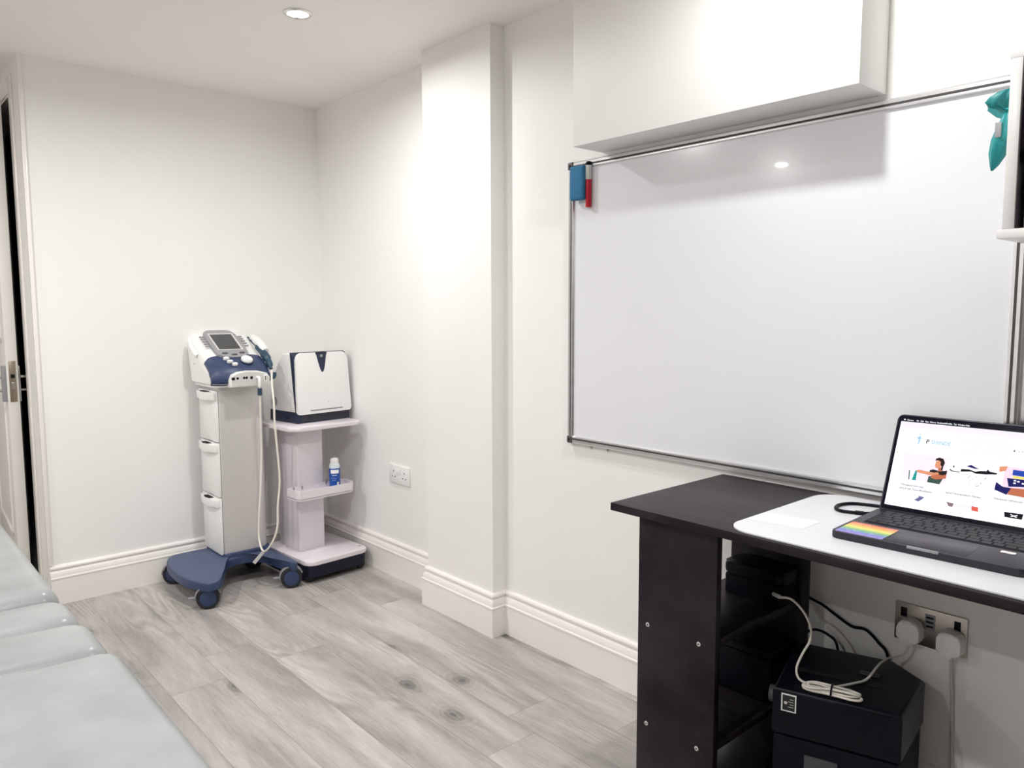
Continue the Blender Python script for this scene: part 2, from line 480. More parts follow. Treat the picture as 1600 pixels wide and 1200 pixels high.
# local: leaf runs along -y, thickness towards -x
bm = bmesh.new(); box(bm, -.042, 0, -.775, 0, 0.012, DZ - .012, .002)
link('door_leaf', bm, DOORW, door, smooth=True)
for (z0, z1) in ((.22, .86), (1.06, 1.90)):
    bm = bmesh.new()
    for (a, b, c, d) in ((-.66, -.12, z0, z0 + .02), (-.66, -.12, z1 - .02, z1), (-.66, -.64, z0, z1), (-.14, -.12, z0, z1)):
        box(bm, -.048, -.041, a, b, c, d, .003)
    link('panel_moulding', bm, DOORW, door, smooth=True)
lp = mbox('latch_plate', (-.034, -.009, -.7775, -.774, .815, .985), WARM, door, bev=0.001)
mbox('latch_bolt', (-.028, -.014, -.783, -.777, .915, .93), HOLE, lp, bev=0.0005)
mbox('dead_bolt', (-.026, -.015, -.779, -.777, .868, .898), STEEL, lp, bev=0.0005)
for s, nm in ((-1, 'handle_plate'), (1, 'handle_plate')):
    x0, x1 = (-.058, -.042) if s < 0 else (0.0, 0.008)
    hp = mbox(nm, (x0, x1, -.765, -.725, .815, .965), CHROME if s > 0 else GREY, door, bev=0.002)
    xs = x0 if s < 0 else x1
    mtube('lever_handle', [(xs, -.745, .918), (xs + s * .035, -.745, .918), (xs + s * .042, -.735, .918), (xs + s * .042, -.64, .918)], .007, CHROME, hp, smooth_n=3)
    mtube('thumb_turn', [(xs, -.745, .862), (xs + s * .02, -.745, .862)], .006, CHROME, hp, smooth_n=1)
for z in (.235, 1.02, 1.72):
    mtube('hinge', [(-.046, -.004, z), (-.046, -.004, z + .09)], .006, STEEL, door, smooth_n=0)

# ================================================================== DOWNLIGHTS
GLOW = emis('lamp glow', (1.0, 0.97, 0.93), 60.0)
def downlight(x, y, label, watts):
    t = thing('ceiling_downlight', label, 'ceiling light', (x, y, CEIL), 0, 'recessed ceiling downlights')
    mlathe('trim_ring', [(.046, 0.0), (.046, -.003), (.041, -.006), (.035, -.006), (.033, -.001), (.033, 0.0)], CHROME, t)
    mlathe('lamp_lens', [(0, -.002), (.033, -.002), (.033, -.0005), (0, -.0005)], GLOW, t)
    ld = bpy.data.lights.new('lamp', 'AREA'); ld.shape = 'DISK'; ld.size = 0.062; ld.spread = R(170)
    ld.energy = watts; ld.color = (1.0, 0.985, 0.965)
    lo = bpy.data.objects.new('spot_lamp', ld); C.objects.link(lo); lo.parent = t; lo.location = (0, 0, -.012)
    return t
DL = ['round recessed downlight glowing in the ceiling near the back corner',
      'round recessed downlight above the desk and whiteboard', 'added unseen fill downlight over the foot of the treatment couch', 'added unseen fill downlight over the head of the treatment couch', 'round recessed downlight at the far left of the ceiling',
      'round recessed downlight at the left, level with the desk']
for i, ((x, y), l) in enumerate(zip(LAMPS, DL)): downlight(x, y, l, LAMP_W.get(i, 13.2))

# ================================================================== WHITEBOARD WALL
# whiteboard: y .472 .. 1.744, z .754 .. 1.656
WY0, WY1, WZ0, WZ1 = .474, 1.744, .756, 1.654
t = thing('whiteboard', 'large white dry-wipe board with aluminium frame on the right wall', 'whiteboard', (XW, (WY0 + WY1) / 2, WZ0))
yc = (WY0 + WY1) / 2
mbox('writing_surface', (-.012, 0, WY0 + .008 - yc, WY1 - .008 - yc, .008, WZ1 - WZ0 - .008), BOARD, t, bev=0)
fp = [(0, 0), (-.016, 0), (-.019, .004), (-.019, .011), (-.0165, .0125), (-.0165, .0150), (-.019, .0165), (-.019, .021), (-.0125, .024), (0, .024)]
for s, z in ((1, 0), (-1, WZ1 - WZ0)):
    mprism('frame_rail', [(a, z + s * b) for a, b in fp], 1, WY0 + .01 - yc, WY1 - .01 - yc, ALU, t, smooth=False)
for s, y in ((1, WY0 - yc), (-1, WY1 - yc)):
    mprism('frame_stile', [(a, y + s * b) for a, b in fp], 2, .01, WZ1 - WZ0 - .01, ALU, t, smooth=False)
for z in (.0137, WZ1 - WZ0 - .0137):
    mbox('groove_shade', (-.0182, -.0160, WY0 + .024 - yc, WY1 - .024 - yc, z - .0013, z + .0013), DGREY, t, bev=0)  # dark strip laid in as the shade of the frame groove
for y in (WY0 - yc + .0137, WY1 - yc - .0137):
    mbox('groove_shade', (-.0182, -.0160, y - .0013, y + .0013, .024, WZ1 - WZ0 - .024), DGREY, t, bev=0)
for y in (WY0 - yc, WY1 - yc):
    for z in (0, WZ1 - WZ0):
        sy = 1 if y < 0 else -1; sz = 1 if z == 0 else -1
        y0, y1 = sorted((y - sy * .001, y + sy * .0235)); z0, z1 = sorted((z - sz * .001, z + sz * .0235))
        cc = mbox('corner_cap', (-.022, 0, y0, y1, z0, z1), DGREY, t, bev=0.005, seg=3)
        mlathe('screw', [(0, .001), (.0035, .001), (.004, 0)], HOLE, cc, (-.022, (y0 + y1) / 2, (z0 + z1) / 2), RY(-90), seg=12)
for y in (1.652, 1.583):
    mbox('mounting_clip', (-.010, 0, y - yc - .004, y - yc + .004, -.010, .0), PLG, t, bev=0.001)

# eraser and marker stuck to the board
t = thing('board_eraser', 'blue felt board eraser stuck in the top left corner of the whiteboard', 'eraser', (XW - .020, 1.688, 1.531))
mbox('felt_pad', (-.022, 0, -.030, .030, 0, .105), ERASER, t, bev=.007, seg=3)
t = thing('marker_pen', 'red marker pen with white cap stuck upright beside the blue eraser', 'marker', (XW - .0125 - .010, 1.652, 1.507))
mlathe('barrel', [(0, 0), (.0080, 0), (.0090, .002), (.0090, .086), (0, .086)], RED, t, seg=20)
mlathe('pen_cap', [(.0091, .084), (.0098, .086), (.0098, .122), (.0090, .130), (0, .130)], PLG, t, seg=20)
mlathe('cap_end', [(.0094, .127), (.0098, .129), (.0094, .135), (.006, .139), (0, .139)], BLACK, t, seg=20)

# white double socket in the recess
def socket_plate(t, wd, ht, m, dep=.009):
    return mbox('faceplate', (-dep, 0, -wd / 2, wd / 2, -ht / 2, ht / 2), m, t, bev=.0025)
t = thing('wall_socket', 'white double wall socket low on the wall left of the pilaster', 'socket', (XR, 2.812, .468))
socket_plate(t, .158, .082, PLW)
for s in (-1, 1):
    for (dy, dz, w_, h_) in ((0, .012, .0045, .009), (-.011, -.012, .007, .0045), (.011, -.012, .007, .0045)):
        yy = s * .042 + dy
        mbox('pin_slot', (-.0094, -.008, yy - w_ / 2, yy + w_ / 2, dz - h_ / 2, dz + h_ / 2), HOLE, t, bev=0)
    mbox('rocker_switch', (-.012, -.008, s * .009 - .0055, s * .009 + .0055, .004, .026), PLW, t, bev=.001)

# steel double socket with plugs under the desk
t = thing('wall_socket', 'brushed steel double wall socket under the desk with two plugs in it', 'socket', (XW, .6195, .475))
socket_plate(t, .152, .089, STEEL, .006)
for s in (-1, 1):
    mbox('rocker_switch', (-.0085, -.005, s * .056 - .0065, s * .056 + .0065, .013, .034), BLACK, t, bev=.001)
    mlathe('screw', [(0, .0015), (.003, .0015), (.0035, 0)], GREY, t, (-.006, s * .0665, .004), RY(-90), seg=14)
um = mbox('usb_module', (-.0072, -.005, -.011, .011, -.004, .033), GREY, t, bev=.001)
for z in (.003, .013, .023):
    mbox('usb_port', (-.0080, -.0065, -.0075, .0075, z, z + .0045), HOLE, um, bev=0)
# plugs
def plug(y, z, label, rnd):
    t = thing('mains_plug', label, 'plug', (XW - .007, y, z), 0, 'plugs in the steel socket')
    o = rrect(-.024, .024, -.026, .024, [.020, .020, .010, .010] if rnd else [.016, .016, .008, .008])
    mprism('plug_body', o, 0, -.034, 0, PLW, t, bev=.005, seg=3)
    mbox('cord_grip', (-.028, -.006, -.006, .006, -.036, -.022), PLW, t, bev=.003)
    return t
plug(.6535, .468, 'white mains plug in the left half of the steel socket', True)
plug(.5695, .466, 'white mains plug in the right half of the steel socket', False)
tag(mtube('power_cord', [(1.788, .5695, .432), (1.788, .569, .40), (1.793, .566, .34), (1.794, .563, .26), (1.794, .560, .18), (1.794, .561, .162), (1.772, .562, .12), (1.768, .565, .02), (1.77, .60, .008), (1.76, .70, .008)], .0032, CORDG),
    'pale mains cord hanging straight down the wall from the right-hand plug', 'cord')

# ================================================================== DESK
DZT = .745
t = thing('computer_desk', 'dark brown computer desk with open side shelves standing against the whiteboard wall', 'desk', (0, 0, 0))
mbox('desktop', (1.323, 1.783, -.06, 1.152, DZT - .018, DZT), WENGE, t, bev=.001)
px0, px1 = 1.340, 1.358
fp_ = mbox('front_panel', (px0, px1, .874, 1.080, 0, DZT - .018), WENGE, t, bev=.001)
for (y, z) in ((1.052, .478), (.915, .478), (1.052, .243), (.915, .243)):
    mlathe('screw_cap', [(0, .0012), (.0045, .0012), (.0052, 0), (.0052, -.001)], PLG, t, (px0, y, z), RY(-90), seg=16)
    mlathe('screw_socket', [(0, .0016), (.0020, .0016), (.0022, .0008)], HOLE, t, (px0, y, z), RY(-90), seg=6)
mbox('back_panel', (1.700, 1.718, .862, 1.068, 0, DZT - .018), WENGE, t, bev=.001)
for z in (.482, .250, .02):
    mbox('shelf', (px1, 1.700, .874, 1.075, z, z + .016), WENGE, t, bev=.001)
mbox('end_panel', (1.340, 1.718, -.048, -.03, 0, DZT - .018), WENGE, t, bev=.001)
mbox('stretcher_panel', (1.702, 1.718, -.03, .08, .45, DZT - .018), WENGE, t, bev=.001)

# desk mat with a white patch
bm = bmesh.new(); prism(bm, rrect(1.334, 1.778, .03, .862, .062, 10), 2, DZT + .0003, DZT + .0028, .0008, 2, 'caps')
tag(link('desk_mat', bm, MATW, smooth=True), 'white round-cornered desk mat under the laptop', 'desk mat')
# white patch on the mat: quad measured on the table plane
bm = bmesh.new(); prism(bm, [(1.423, .862 - .005), (1.497, .855), (1.514, .742), (1.440, .742)], 2, DZT + .0030, DZT + .0034)
tag(link('white_patch', bm, PAPER), 'small white patch on the left end of the desk mat', 'paper')

# black box on the upper shelf
t = thing('storage_case', 'black rounded device case on the upper shelf of the desk', 'case', (1.650, .952, .4985))
bm = bmesh.new(); prism(bm, rrect(-.045, .045, -.076, .076, .012, 5), 2, 0, .045, .003, 2, 'caps')
link('case_base', bm, BLACKM, t, smooth=True)
bm = bmesh.new(); prism(bm, rrect(-.046, .045, -.077, .077, .014, 5), 2, .047, .078, .010, 4, 'caps')
link('case_lid', bm, BLACK, t, smooth=True)
# flat black box on the lower shelf
t = thing('storage_box', 'flat black plastic box on the lower shelf of the desk', 'box', (1.638, .962, .2665))
mbox('box_body', (-.056, .056, -.080, .080, 0, .105), BLACKM, t, bev=.006, seg=3)
mbox('box_lid', (-.059, .058, -.083, .083, .105, .128), BLACK, t, bev=.006, seg=3)
# grey shoe-like thing glimpsed on the floor shelf
t = thing('plastic_crate', 'small dark plastic crate on the bottom shelf of the desk', 'crate', (1.50, .965, .0365))
o = rrect(-.12, .12, -.075, .075, .02)
mprism('crate_body', o, 2, 0, .085, BLACKM, t, bev=.004)
mprism('crate_rim', rrect(-.125, .125, -.08, .08, .02), 2, .080, .092, DGREY, t, bev=.003)

# paper shredder
t = thing('paper_shredder', 'black paper shredder on the floor under the desk', 'shredder', (1.475, .690, 0), R(18))
# local: front faces -x, width along y, depth along +x
HT = .395
body = [(0.0, -.134), (.19, -.165), (.262, -.100), (.262, .10), (.22, .112), (.0, .112)]
mprism('bin_body', [(x * .98 + .004, y * .97) for x, y in body], 2, .012, .29, BLACKM, t, bev=.004)
mprism('shredder_head', body, 2, .292, HT, BLACK, t, bev=.010, seg=4)
mbox('feed_slot', (.10, .118, -.09, .085, HT - .0005, HT + .0012), HOLE, t, bev=0)
mbox('control_switch', (.15, .165, -.08, -.04, HT - .001, HT + .004), DGREY, t, bev=.001)
mbox('bin_window', (-.0015, .003, -.02, .045, .14, .262), DGREY, t, bev=.001)
mtube('front_handle_edge', [(.003, -.128, HT - .004), (.002, -.07, HT - .004), (.003, -.01, HT - .004)], .005, BLACK, t, smooth_n=2)
mlathe('side_wheel', [(0, .012), (.016, .012), (.018, .009), (.018, 0), (0, 0)], DGREY, t, (.03, .112, HT - .03), RX(-90), seg=20)
lb = mbox('warning_label', (-.0018, 0.001, .064, .094, HT - .047, HT - .009), PAPER, t, bev=0)
mbox('label_print', (-.0022, -.001, .0665, .0915, HT - .0445, HT - .0115), INK, lb, bev=0)
bm = bmesh.new()
for i in range(4):
    z = HT - .019 - i * .0055
    box(bm, -.0025, -.0020, .069, .077 + (.003 if i % 2 else 0), z - .0010, z)
link('label_text', bm, PLG, lb)
mlathe('label_symbol', [(0, .0003), (.0035, .0003), (.0035, 0)], PLG, lb, (-.0022, .085, HT - .028), RY(-90), seg=14)

# cables under the desk
cw = thing('charging_cable', 'coiled cream cable tied with a black band lying over the shredder', 'cable')
mtube('connector', [(1.600, .893, .5300), (1.60, .880, .5275), (1.60, .868, .5265)], [.0035, .0050, .0050, .0032], CORDG, cw, smooth_n=3)
mtube('cord', [(1.60, .870, .527), (1.60, .845, .529), (1.585, .809, .516), (1.57, .784, .494), (1.55, .773, .472), (1.53, .779, .445), (1.51, .781, .420),
               (1.500, .772, .404), (1.487, .748, .4045), (1.490, .72, .405), (1.500, .690, .406)], .0027, CORDW, cw, smooth_n=6)
zt = HT + .006
bcx, bcy = 1.492, .694
for k, (la, wa, dz, sk) in enumerate(((.056, .016, .000, 0), (.050, .011, .005, .3), (.058, .020, .002, -.25), (.046, .008, .009, .15), (.052, .018, .010, .5))):
    pts = []
    for i in range(14):
        a = 2 * PI * i / 14
        l_, w_ = la * math.cos(a), wa * math.sin(a) * (0.35 + 0.65 * abs(math.cos(a)))
        # long axis roughly along (0.17,-0.98)
        ax, ay = 0.30, -0.954
        pts.append((bcx + ax * l_ - ay * (w_ + sk * .01 * math.cos(a)), bcy + ay * l_ + ax * w_, zt + dz * (1 + .3 * math.sin(2 * a + k))))
    mtube('cord_loop', pts, .0025, CORDW, cw, smooth_n=4, closed=True, seg=8)
mtube('tie_band', [(bcx - .012, bcy - .003, zt), (bcx - .012, bcy - .004, zt + .013), (bcx, bcy, zt + .017), (bcx + .012, bcy + .003, zt + .013), (bcx + .012, bcy + .003, zt)], .0018, BLACK, cw, smooth_n=4)
mtube('cord', [(1.505, .70, .407), (1.53, .692, .405), (1.561, .679, .405), (1.601, .670, .404), (1.640, .664, .424), (1.70, .677, .410), (1.735, .680, .405), (1.757, .672, .404), (1.768, .658, .414), (1.774, .6535, .430), (1.775, .6535, .434)], .0027, CORDG, cw, smooth_n=6)
tag(mtube('power_cord', [(1.722, .885, .51), (1.74, .888, .495), (1.752, .878, .484), (1.77, .855, .469), (1.788, .827, .445), (1.795, .792, .427), (1.795, .759, .429), (1.795, .728, .407), (1.79, .704, .383), (1.776, .689, .30), (1.772, .684, .10), (1.774, .69, .008), (1.76, .78, .006)], .0036, BLACKM),
    'black mains cord running down the wall from the upper shelf behind the shredder', 'cord')
tag(mtube('power_cord', [(1.735, .885, .392), (1.76, .88, .398), (1.772, .866, .401), (1.772, .838, .397), (1.764, .812, .38), (1.756, .800, .30), (1.756, .80, .10), (1.760, .815, .008), (1.765, .95, .006)], .0032, BLACKM),
    'shorter black cord looping out behind the lower desk shelf', 'cord')

# ================================================================== LAPTOP
LROT = R(-88)
lap = thing('laptop', 'open black laptop showing a clinic web page on the desk mat', 'laptop', (1.443, .680, DZT + .0032), LROT)
LW, LY0, LY1 = .325, -.016, .226
bm = bmesh.new(); prism(bm, rrect(0, LW, LY0, LY1, .012, 6), 2, 0, .0135, .003, 3, 'caps')
base = link('base', bm, LAPB, lap, smooth=True)
bar = mbox('front_edge_glint', (.140, .193, LY0 - .0006, LY0 + .004, .0095, .0139), GREY, base, bev=.0008)  # grey bar paints a reflection along the front edge
mbox('trackpad', (.098, .234, LY0 + .010, .078, .0130, .0139), LAPB, base, bev=.0006)
kb = mbox('keyboard', (.020, LW - .020, .090, .210, .0130, .0138), BLACKM, lap, bev=0)
def key(x0, x1, y0, y1):
    bm = bmesh.new(); box(bm, 0, x1 - x0, 0, y1 - y0, 0, .0013, .0006, 1)
    k = link('key', bm, KEYM, kb); k.location = (x0, y0, .0136); return k
KX0, KX1 = .022, LW - .022
rows = [(.195, .012, [1] * 14), (.176, .0165, [1] * 13 + [1.5]), (.157, .0165, [1.5] + [1] * 13), (.138, .0165, [1.75] + [1] * 11 + [1.75]),
        (.119, .0165, [2.25] + [1] * 10 + [2.25]), (.100, .0165, [1, 1, 1, 1.25, 5, 1.25, 1, 1, 1, 1])]
protos = {}
bmq = None
for y0, h, ws in rows:
    tot = sum(ws); x = KX0
    for w_ in ws:
        ww = (KX1 - KX0) * w_ / tot
        sig = (round(ww, 4), h)
        if sig not in protos:
            protos[sig] = key(x + .0012, x + ww - .0012, y0, y0 + h)
        else:
            c = protos[sig].copy(); C.objects.link(c); c.parent = kb; c.location = (x + .0012, y0, .0136)
        x += ww
# rainbow sticker on the left palm rest
def rainbow():
    m = bpy.data.materials.new('rainbow print')
    nt, N, L, b = nodes_of(m)
    tc = N.new('ShaderNodeTexCoord'); sp = N.new('ShaderNodeSeparateXYZ'); L.new(tc.outputs['Object'], sp.inputs[0])
    mr = N.new('ShaderNodeMapRange'); L.new(sp.outputs[1], mr.inputs[0]); mr.inputs[1].default_value = -.010; mr.inputs[2].default_value = .076
    cr = N.new('ShaderNodeValToRGB'); cr.color_ramp.interpolation = 'LINEAR'
    cols = [srgb(150, 130, 205), srgb(120, 130, 215), srgb(120, 190, 120), srgb(245, 230, 110), srgb(250, 170, 80), srgb(240, 110, 90)]
    e = cr.color_ramp.elements
    e[0].position = 0.0; e[0].color = (*cols[0], 1); e[1].position = 1.0; e[1].color = (*cols[5], 1)
    for i in range(1, 5):
        k = e.new(.2 * i); k.color = (*cols[i], 1)
    L.new(mr.outputs[0], cr.inputs[0])
    no = N.new('ShaderNodeTexNoise'); no.inputs['Scale'].default_value = 160
    L.new(tc.outputs['Object'], no.inputs['Vector'])
    mx = N.new('ShaderNodeMix'); mx.data_type = 'RGBA'; mx.inputs[7].default_value = (0.8, .75, .8, 1)
    gt = N.new('ShaderNodeMath'); gt.operation = 'GREATER_THAN'; gt.inputs[1].default_value = .62
    ml = N.new('ShaderNodeMath'); ml.operation = 'MULTIPLY'; ml.inputs[1].default_value = .4
    L.new(no.outputs[0], gt.inputs[0]); L.new(gt.outputs[0], ml.inputs[0]); L.new(ml.outputs[0], mx.inputs[0])
    L.new(cr.outputs[0], mx.inputs[6]); L.new(mx.outputs[2], b.inputs['Base Color'])
    b.inputs['Roughness'].default_value = 0.35
    return m
bm = bmesh.new(); prism(bm, rrect(.006, .094, -.010, .077, .004, 3), 2, .0134, .0139)
st = link('rainbow_sticker', bm, rainbow(), lap); st['label'] = 'rainbow striped sticker on the palm rest'
bm = bmesh.new(); prism(bm, rrect(LW - .058, LW - .035, .066, .078, .002, 3), 2, .0134, .0139)
link('spec_sticker', bm, PAPER, lap)
# lid: local frame u (right), v (up the lid), n (towards the user)
lid = bpy.data.objects.new('lid', None); C.objects.link(lid); lid.parent = lap
lid.location = (0, .226, .014); lid.rotation_euler = (R(90 - 24), 0, 0)
# in lid space: x = u, y = v, z = towards the user
bm = bmesh.new(); prism(bm, rrect(0, LW, -.006, .2145, [.012, .012, .002, .002], 6), 2, -.0045, 0, .0012, 2, 'caps')
link('lid_shell', bm, LAPB, lid, smooth=True)
bm = bmesh.new(); prism(bm, rrect(.0025, LW - .0025, .001, .212, [.010, .010, .001, .001], 6), 2, 0, .0004)
link('bezel', bm, BEZEL, lid)
SW = emis('screen white', (0.96, 0.955, 1.0), 1.25)
def em(name, r, g, b, s=1.15): return emis('screen ' + name, srgb(r, g, b), s)
bm = bmesh.new(); prism(bm, rrect(.0085, LW - .0085, .010, .1985, .001, 3), 2, .0004, .0006)
scr = link('display', bm, SW, lid); scr['label'] = 'bright white screen with a clinic web page'
U = .0007
def patch(name, pts, m, z=0):
    bm = bmesh.new(); prism(bm, [(a / 1000, b / 1000) for a, b in pts], 2, U + z, U + z + .0001)
    return link(name, bm, m, scr)
def words(body, u, v, size, m, name='screen_text', sx=1.0, z=0.0, bold=0.0):
    return text_mesh(name, body, size, m, Matrix.Translation((u / 1000, v / 1000, U + z)), scr, .00003, sx=sx, bold=bold)
WH = em('menu white', 240, 240, 250); GR = em('grey text', 110, 100, 118); LGR = em('pale text', 215, 205, 222); DK = em('dark text', 40, 40, 50)
LB = em('logo blue', 150, 200, 225); SK = em('skin', 222, 150, 115); SK2 = em('skin shade', 190, 110, 80); HAIR = em('hair', 38, 26, 28)
TOP = em('dark top', 40, 34, 36); SH = em('green shorts', 62, 84, 74); TEA = em('teal band', 30, 150, 140); PKB = em('pink backdrop', 250, 232, 246)
NV = em('navy', 30, 30, 95); BLK = em('black', 18, 18, 26); LPK = em('pale pink', 240, 215, 232); RD = em('red', 225, 95, 80)
YL = em('yellow', 240, 225, 120); BL = em('display blue', 40, 70, 170); BAND = em('tab strip', 240, 232, 248)
patch('tab_strip', [(9, 186), (316, 186), (316, 198), (9, 198)], BAND)
for u, s in ((20, 'Chrome'), (39, 'File'), (47.5, 'Edit'), (56, 'View'), (66, 'History'), (80, 'Bookmarks'), (98, 'Profiles'), (112, 'Tab'), (120, 'Window'), (135, 'Help')):
    words(s, u, 201.0, .0048, WH, 'menu_text', .82, -.0002, .0001)
patch('menu_icon', [(13.5, 202), (15, 201.4), (16.6, 202), (17, 203.5), (16, 204.8), (15, 204.2), (14, 204.8), (13, 203.5)], WH, -.0002)
words('P', 66, 154.5, .0125, DK, 'site_title', 1, 0, .0003); words('SHINDE', 76, 154.5, .0120, LB, 'site_title', .92, 0, .0002)
patch('logo_figure', [(52, 170), (56, 165), (53.5, 163), (54, 158), (52, 150), (50.5, 150), (51, 160), (49, 163), (46, 168), (50, 166)], LB)
patch('logo_head', [(52, 171.5), (54, 173), (52, 175), (50, 173)], LB)
patch('logo_swoosh', [(41, 153), (46, 151.5), (50, 153), (50, 152.4), (46, 150.8), (41, 152)], LB)
for (u0, u1, v) in ((122, 132, 171), (137, 220, 171.5), (132, 168, 164), (178, 221, 164), (151, 221, 155), (136, 165, 147), (173, 221, 147)):
    bm = bmesh.new(); x = u0
    while x < u1:
        l_ = random.uniform(5, 12); x2 = min(x + l_, u1)
        prism(bm, [(x / 1000, v / 1000), (x2 / 1000, v / 1000), (x2 / 1000, (v + 1.4) / 1000), (x / 1000, (v + 1.4) / 1000)], 2, U, U + .0001); x = x2 + 2
    link('nav_text', bm, LPK, scr)
for u in (227, 235, 241): patch('social_icon', [(u, 158), (u + 3, 158), (u + 3, 161), (u, 161)], DK if u == 227 else LGR)
patch('photo_backdrop', [(34, 71), (117, 72), (116, 130), (28, 128)], PKB)
patch('photo_window', [(44, 71), (60, 71), (60, 92), (44, 92)], WH, .00005)
patch('exercise_band', [(53, 71), (61, 71), (60, 92), (57, 93)], TEA, .0001)
patch('exercise_band', [(46, 71), (48, 71), (46, 91), (44, 91)], SH, .0001)
patch('person_shorts', [(83, 71), (107, 70), (112, 84), (98, 87), (84, 84)], SH, .0001)
patch('person_top', [(84, 88), (84, 97), (90, 100), (102, 98), (117, 101), (117, 92), (108, 86), (95, 86)], TOP, .00015)
patch('person_arm', [(59, 92), (62, 95), (93, 93), (100, 95), (103, 92), (94, 87), (86, 86), (61, 89)], SK, .0002)
patch('person_arm', [(88, 82), (98, 79), (117, 84), (117, 93), (110, 90), (97, 91), (89, 88)], SK2, .0002)
patch('person_neck', [(100, 97), (106, 98), (107, 108), (99, 104)], SK2, .0002)
patch('person_face', [(93, 118), (92, 110), (94, 104), (99, 103), (104, 108), (104, 120), (98, 122)], SK, .00025)
patch('person_hair', [(91, 119), (92, 124), (98, 127), (106, 125), (110, 117), (108, 108), (108, 99), (105, 100), (105, 108), (102, 112), (102, 118), (97, 121)], HAIR, .0003)
words('Therapeutic Exercises', 33, 57, .0054, GR, 'caption', .94, 0, .0001); words('Joint & Soft Tissue Mobilisation', 32, 49, .0054, GR, 'caption', .94, 0, .0001)
words('Spinal Decompression Therapy', 121, 54, .0054, GR, 'caption', .94, 0, .0001); words('Therapeutic Ultrasound', 207, 57, .0054, GR, 'caption', .94, 0, .0001)
patch('treatment_table', [(141, 103), (160, 106), (169, 103), (186, 104), (206, 107), (206, 110), (193, 111), (189, 115), (187, 111), (176, 110), (168, 107), (156, 110), (142, 109)], BLK)
patch('treatment_table', [(150, 116), (158, 120), (174, 113), (164, 113)], NV)
patch('table_knob', [(126, 110), (128.5, 110), (128.5, 114), (126, 114)], BLK)
patch('table_arm', [(120, 104), (125, 101), (140, 101), (140, 102.5), (126, 103), (121, 106)], DK)
bm = bmesh.new()
rr = random.Random(3)
for i in range(34):
    a, b = rr.uniform(143, 190), rr.uniform(74, 99)
    if abs(a - 167) > 8 + (b - 74) * .6: continue
    s_ = rr.uniform(.4, 1.1)
    prism(bm, [((a - s_) / 1000, (b - s_) / 1000), ((a + s_) / 1000, (b - s_) / 1000), ((a + s_) / 1000, (b + s_) / 1000)], 2, U, U + .0001)
link('table_mechanism', bm, DK, scr)
patch('device_unit', [(218, 80), (270, 80), (270, 126), (218, 126)], LPK)
patch('device_screen', [(232, 110), (270, 109), (270, 121), (232, 121)], BL, .0001)
patch('device_stripe', [(234, 104), (270, 104), (270, 109), (233, 109)], YL, .0001)
patch('device_panel', [(224, 103), (270, 104), (270, 91), (229, 86)], NV, .0001)
for (u, v) in ((236, 98), (242, 97), (236, 93), (250, 94)): patch('device_button', [(u, v), (u + 4, v), (u + 4, v + 3), (u, v + 3)], WH, .0002)
patch('sleeve', [(207, 92), (220, 84), (234, 84), (228, 69), (206, 76)], NV, .0003)
patch('hand', [(233, 84), (270, 86), (270, 68), (229, 70)], SK2, .0002)
patch('hand', [(208, 124), (222, 127), (220, 117), (209, 113)], SK, .0002)
patch('page_icon', [(65, 29), (73, 36), (72, 39), (84, 38), (80, 33), (74, 27)], em('slate', 105, 105, 150))
patch('thumbnail', [(126, 36), (140, 35), (138, 27), (131, 28)], em('taupe', 135, 115, 118)); patch('thumbnail', [(140, 34), (172, 35), (172, 30), (139, 29)], PKB)
patch('thumbnail', [(172, 36), (184, 35), (185, 26), (173, 27)], RD)
patch('thumbnail', [(229, 35), (261, 36), (260, 25), (231, 25)], BLK); patch('thumbnail_mark', [(240, 28), (252, 33), (252, 31), (243, 27)], WH, .0001)
patch('thumbnail_mark', [(240, 33), (252, 28), (250, 27), (240, 31)], WH, .0001)
patch('page_rule', [(13, 20), (219, 20), (219, 20.7), (13, 20.7)], LGR)

# cable at the laptop
t = thing('laptop_cable', 'thick black cable looping out of the laptop on the white mat', 'cable')
zc = DZT + .0068
mtube('cord', [(1.655, .690, zc + .001), (1.640, .7005, zc), (1.628, .722, zc), (1.620, .748, zc), (1.635, .768, zc), (1.668, .775, zc), (1.700, .762, zc), (1.716, .73, zc), (1.722, .70, zc), (1.722, .65, zc)], .0036, BLACK, t, smooth_n=6)
mtube('connector', [(1.628, .722, zc), (1.634, .706, zc)], .0050, BLACK, t, smooth_n=1)

# ================================================================== WALL CABINET, NOTICE AND BAG (right edge)
t = thing('wall_cabinet', 'white edged open wall shelf with dark inside at the right edge', 'shelf unit', (1.553, .452, 1.313))
def cab_panel(nm, dims, m): return mbox(nm, dims, m, t, bev=.001)
# local: x 0 .. .25 (to the wall), y -.55 .. 0, z 0 .. .325
bm = bmesh.new(); box(bm, .0, .248, -.55, .008, 0, .016, .001); link('bottom_board', bm, PLW, t, smooth=True)
bm = bmesh.new(); box(bm, .0, .248, -.55, .002, .306, .324, .001); link('top_board', bm, PLW, t, smooth=True)
for y in (-.018, -.55):
    e = bmesh.new(); box(e, .0, .248, y, y + .018, .016, .306, .0008); link('side_panel', e, PLW, t, smooth=True)
mbox('side_lining', (.004, .24, -.0195, -.0182, .017, .305), DARKLAM, t, bev=0)
mbox('back_board', (.236, .244, -.531, -.0196, .017, .305), DARKLAM, t, bev=0)
t = thing('storage_tub', 'white tub with a black lid inside the wall shelf', 'tub', (1.5925, .3945, 1.3295))
mlathe('tub_body', [(0, 0), (.032, 0), (.034, .004), (.0355, .115), (0, .115)], PLW, t)
mlathe('tub_lid', [(.0362, .113), (.0368, .132), (.034, .140), (0, .140)], BLACK, t)

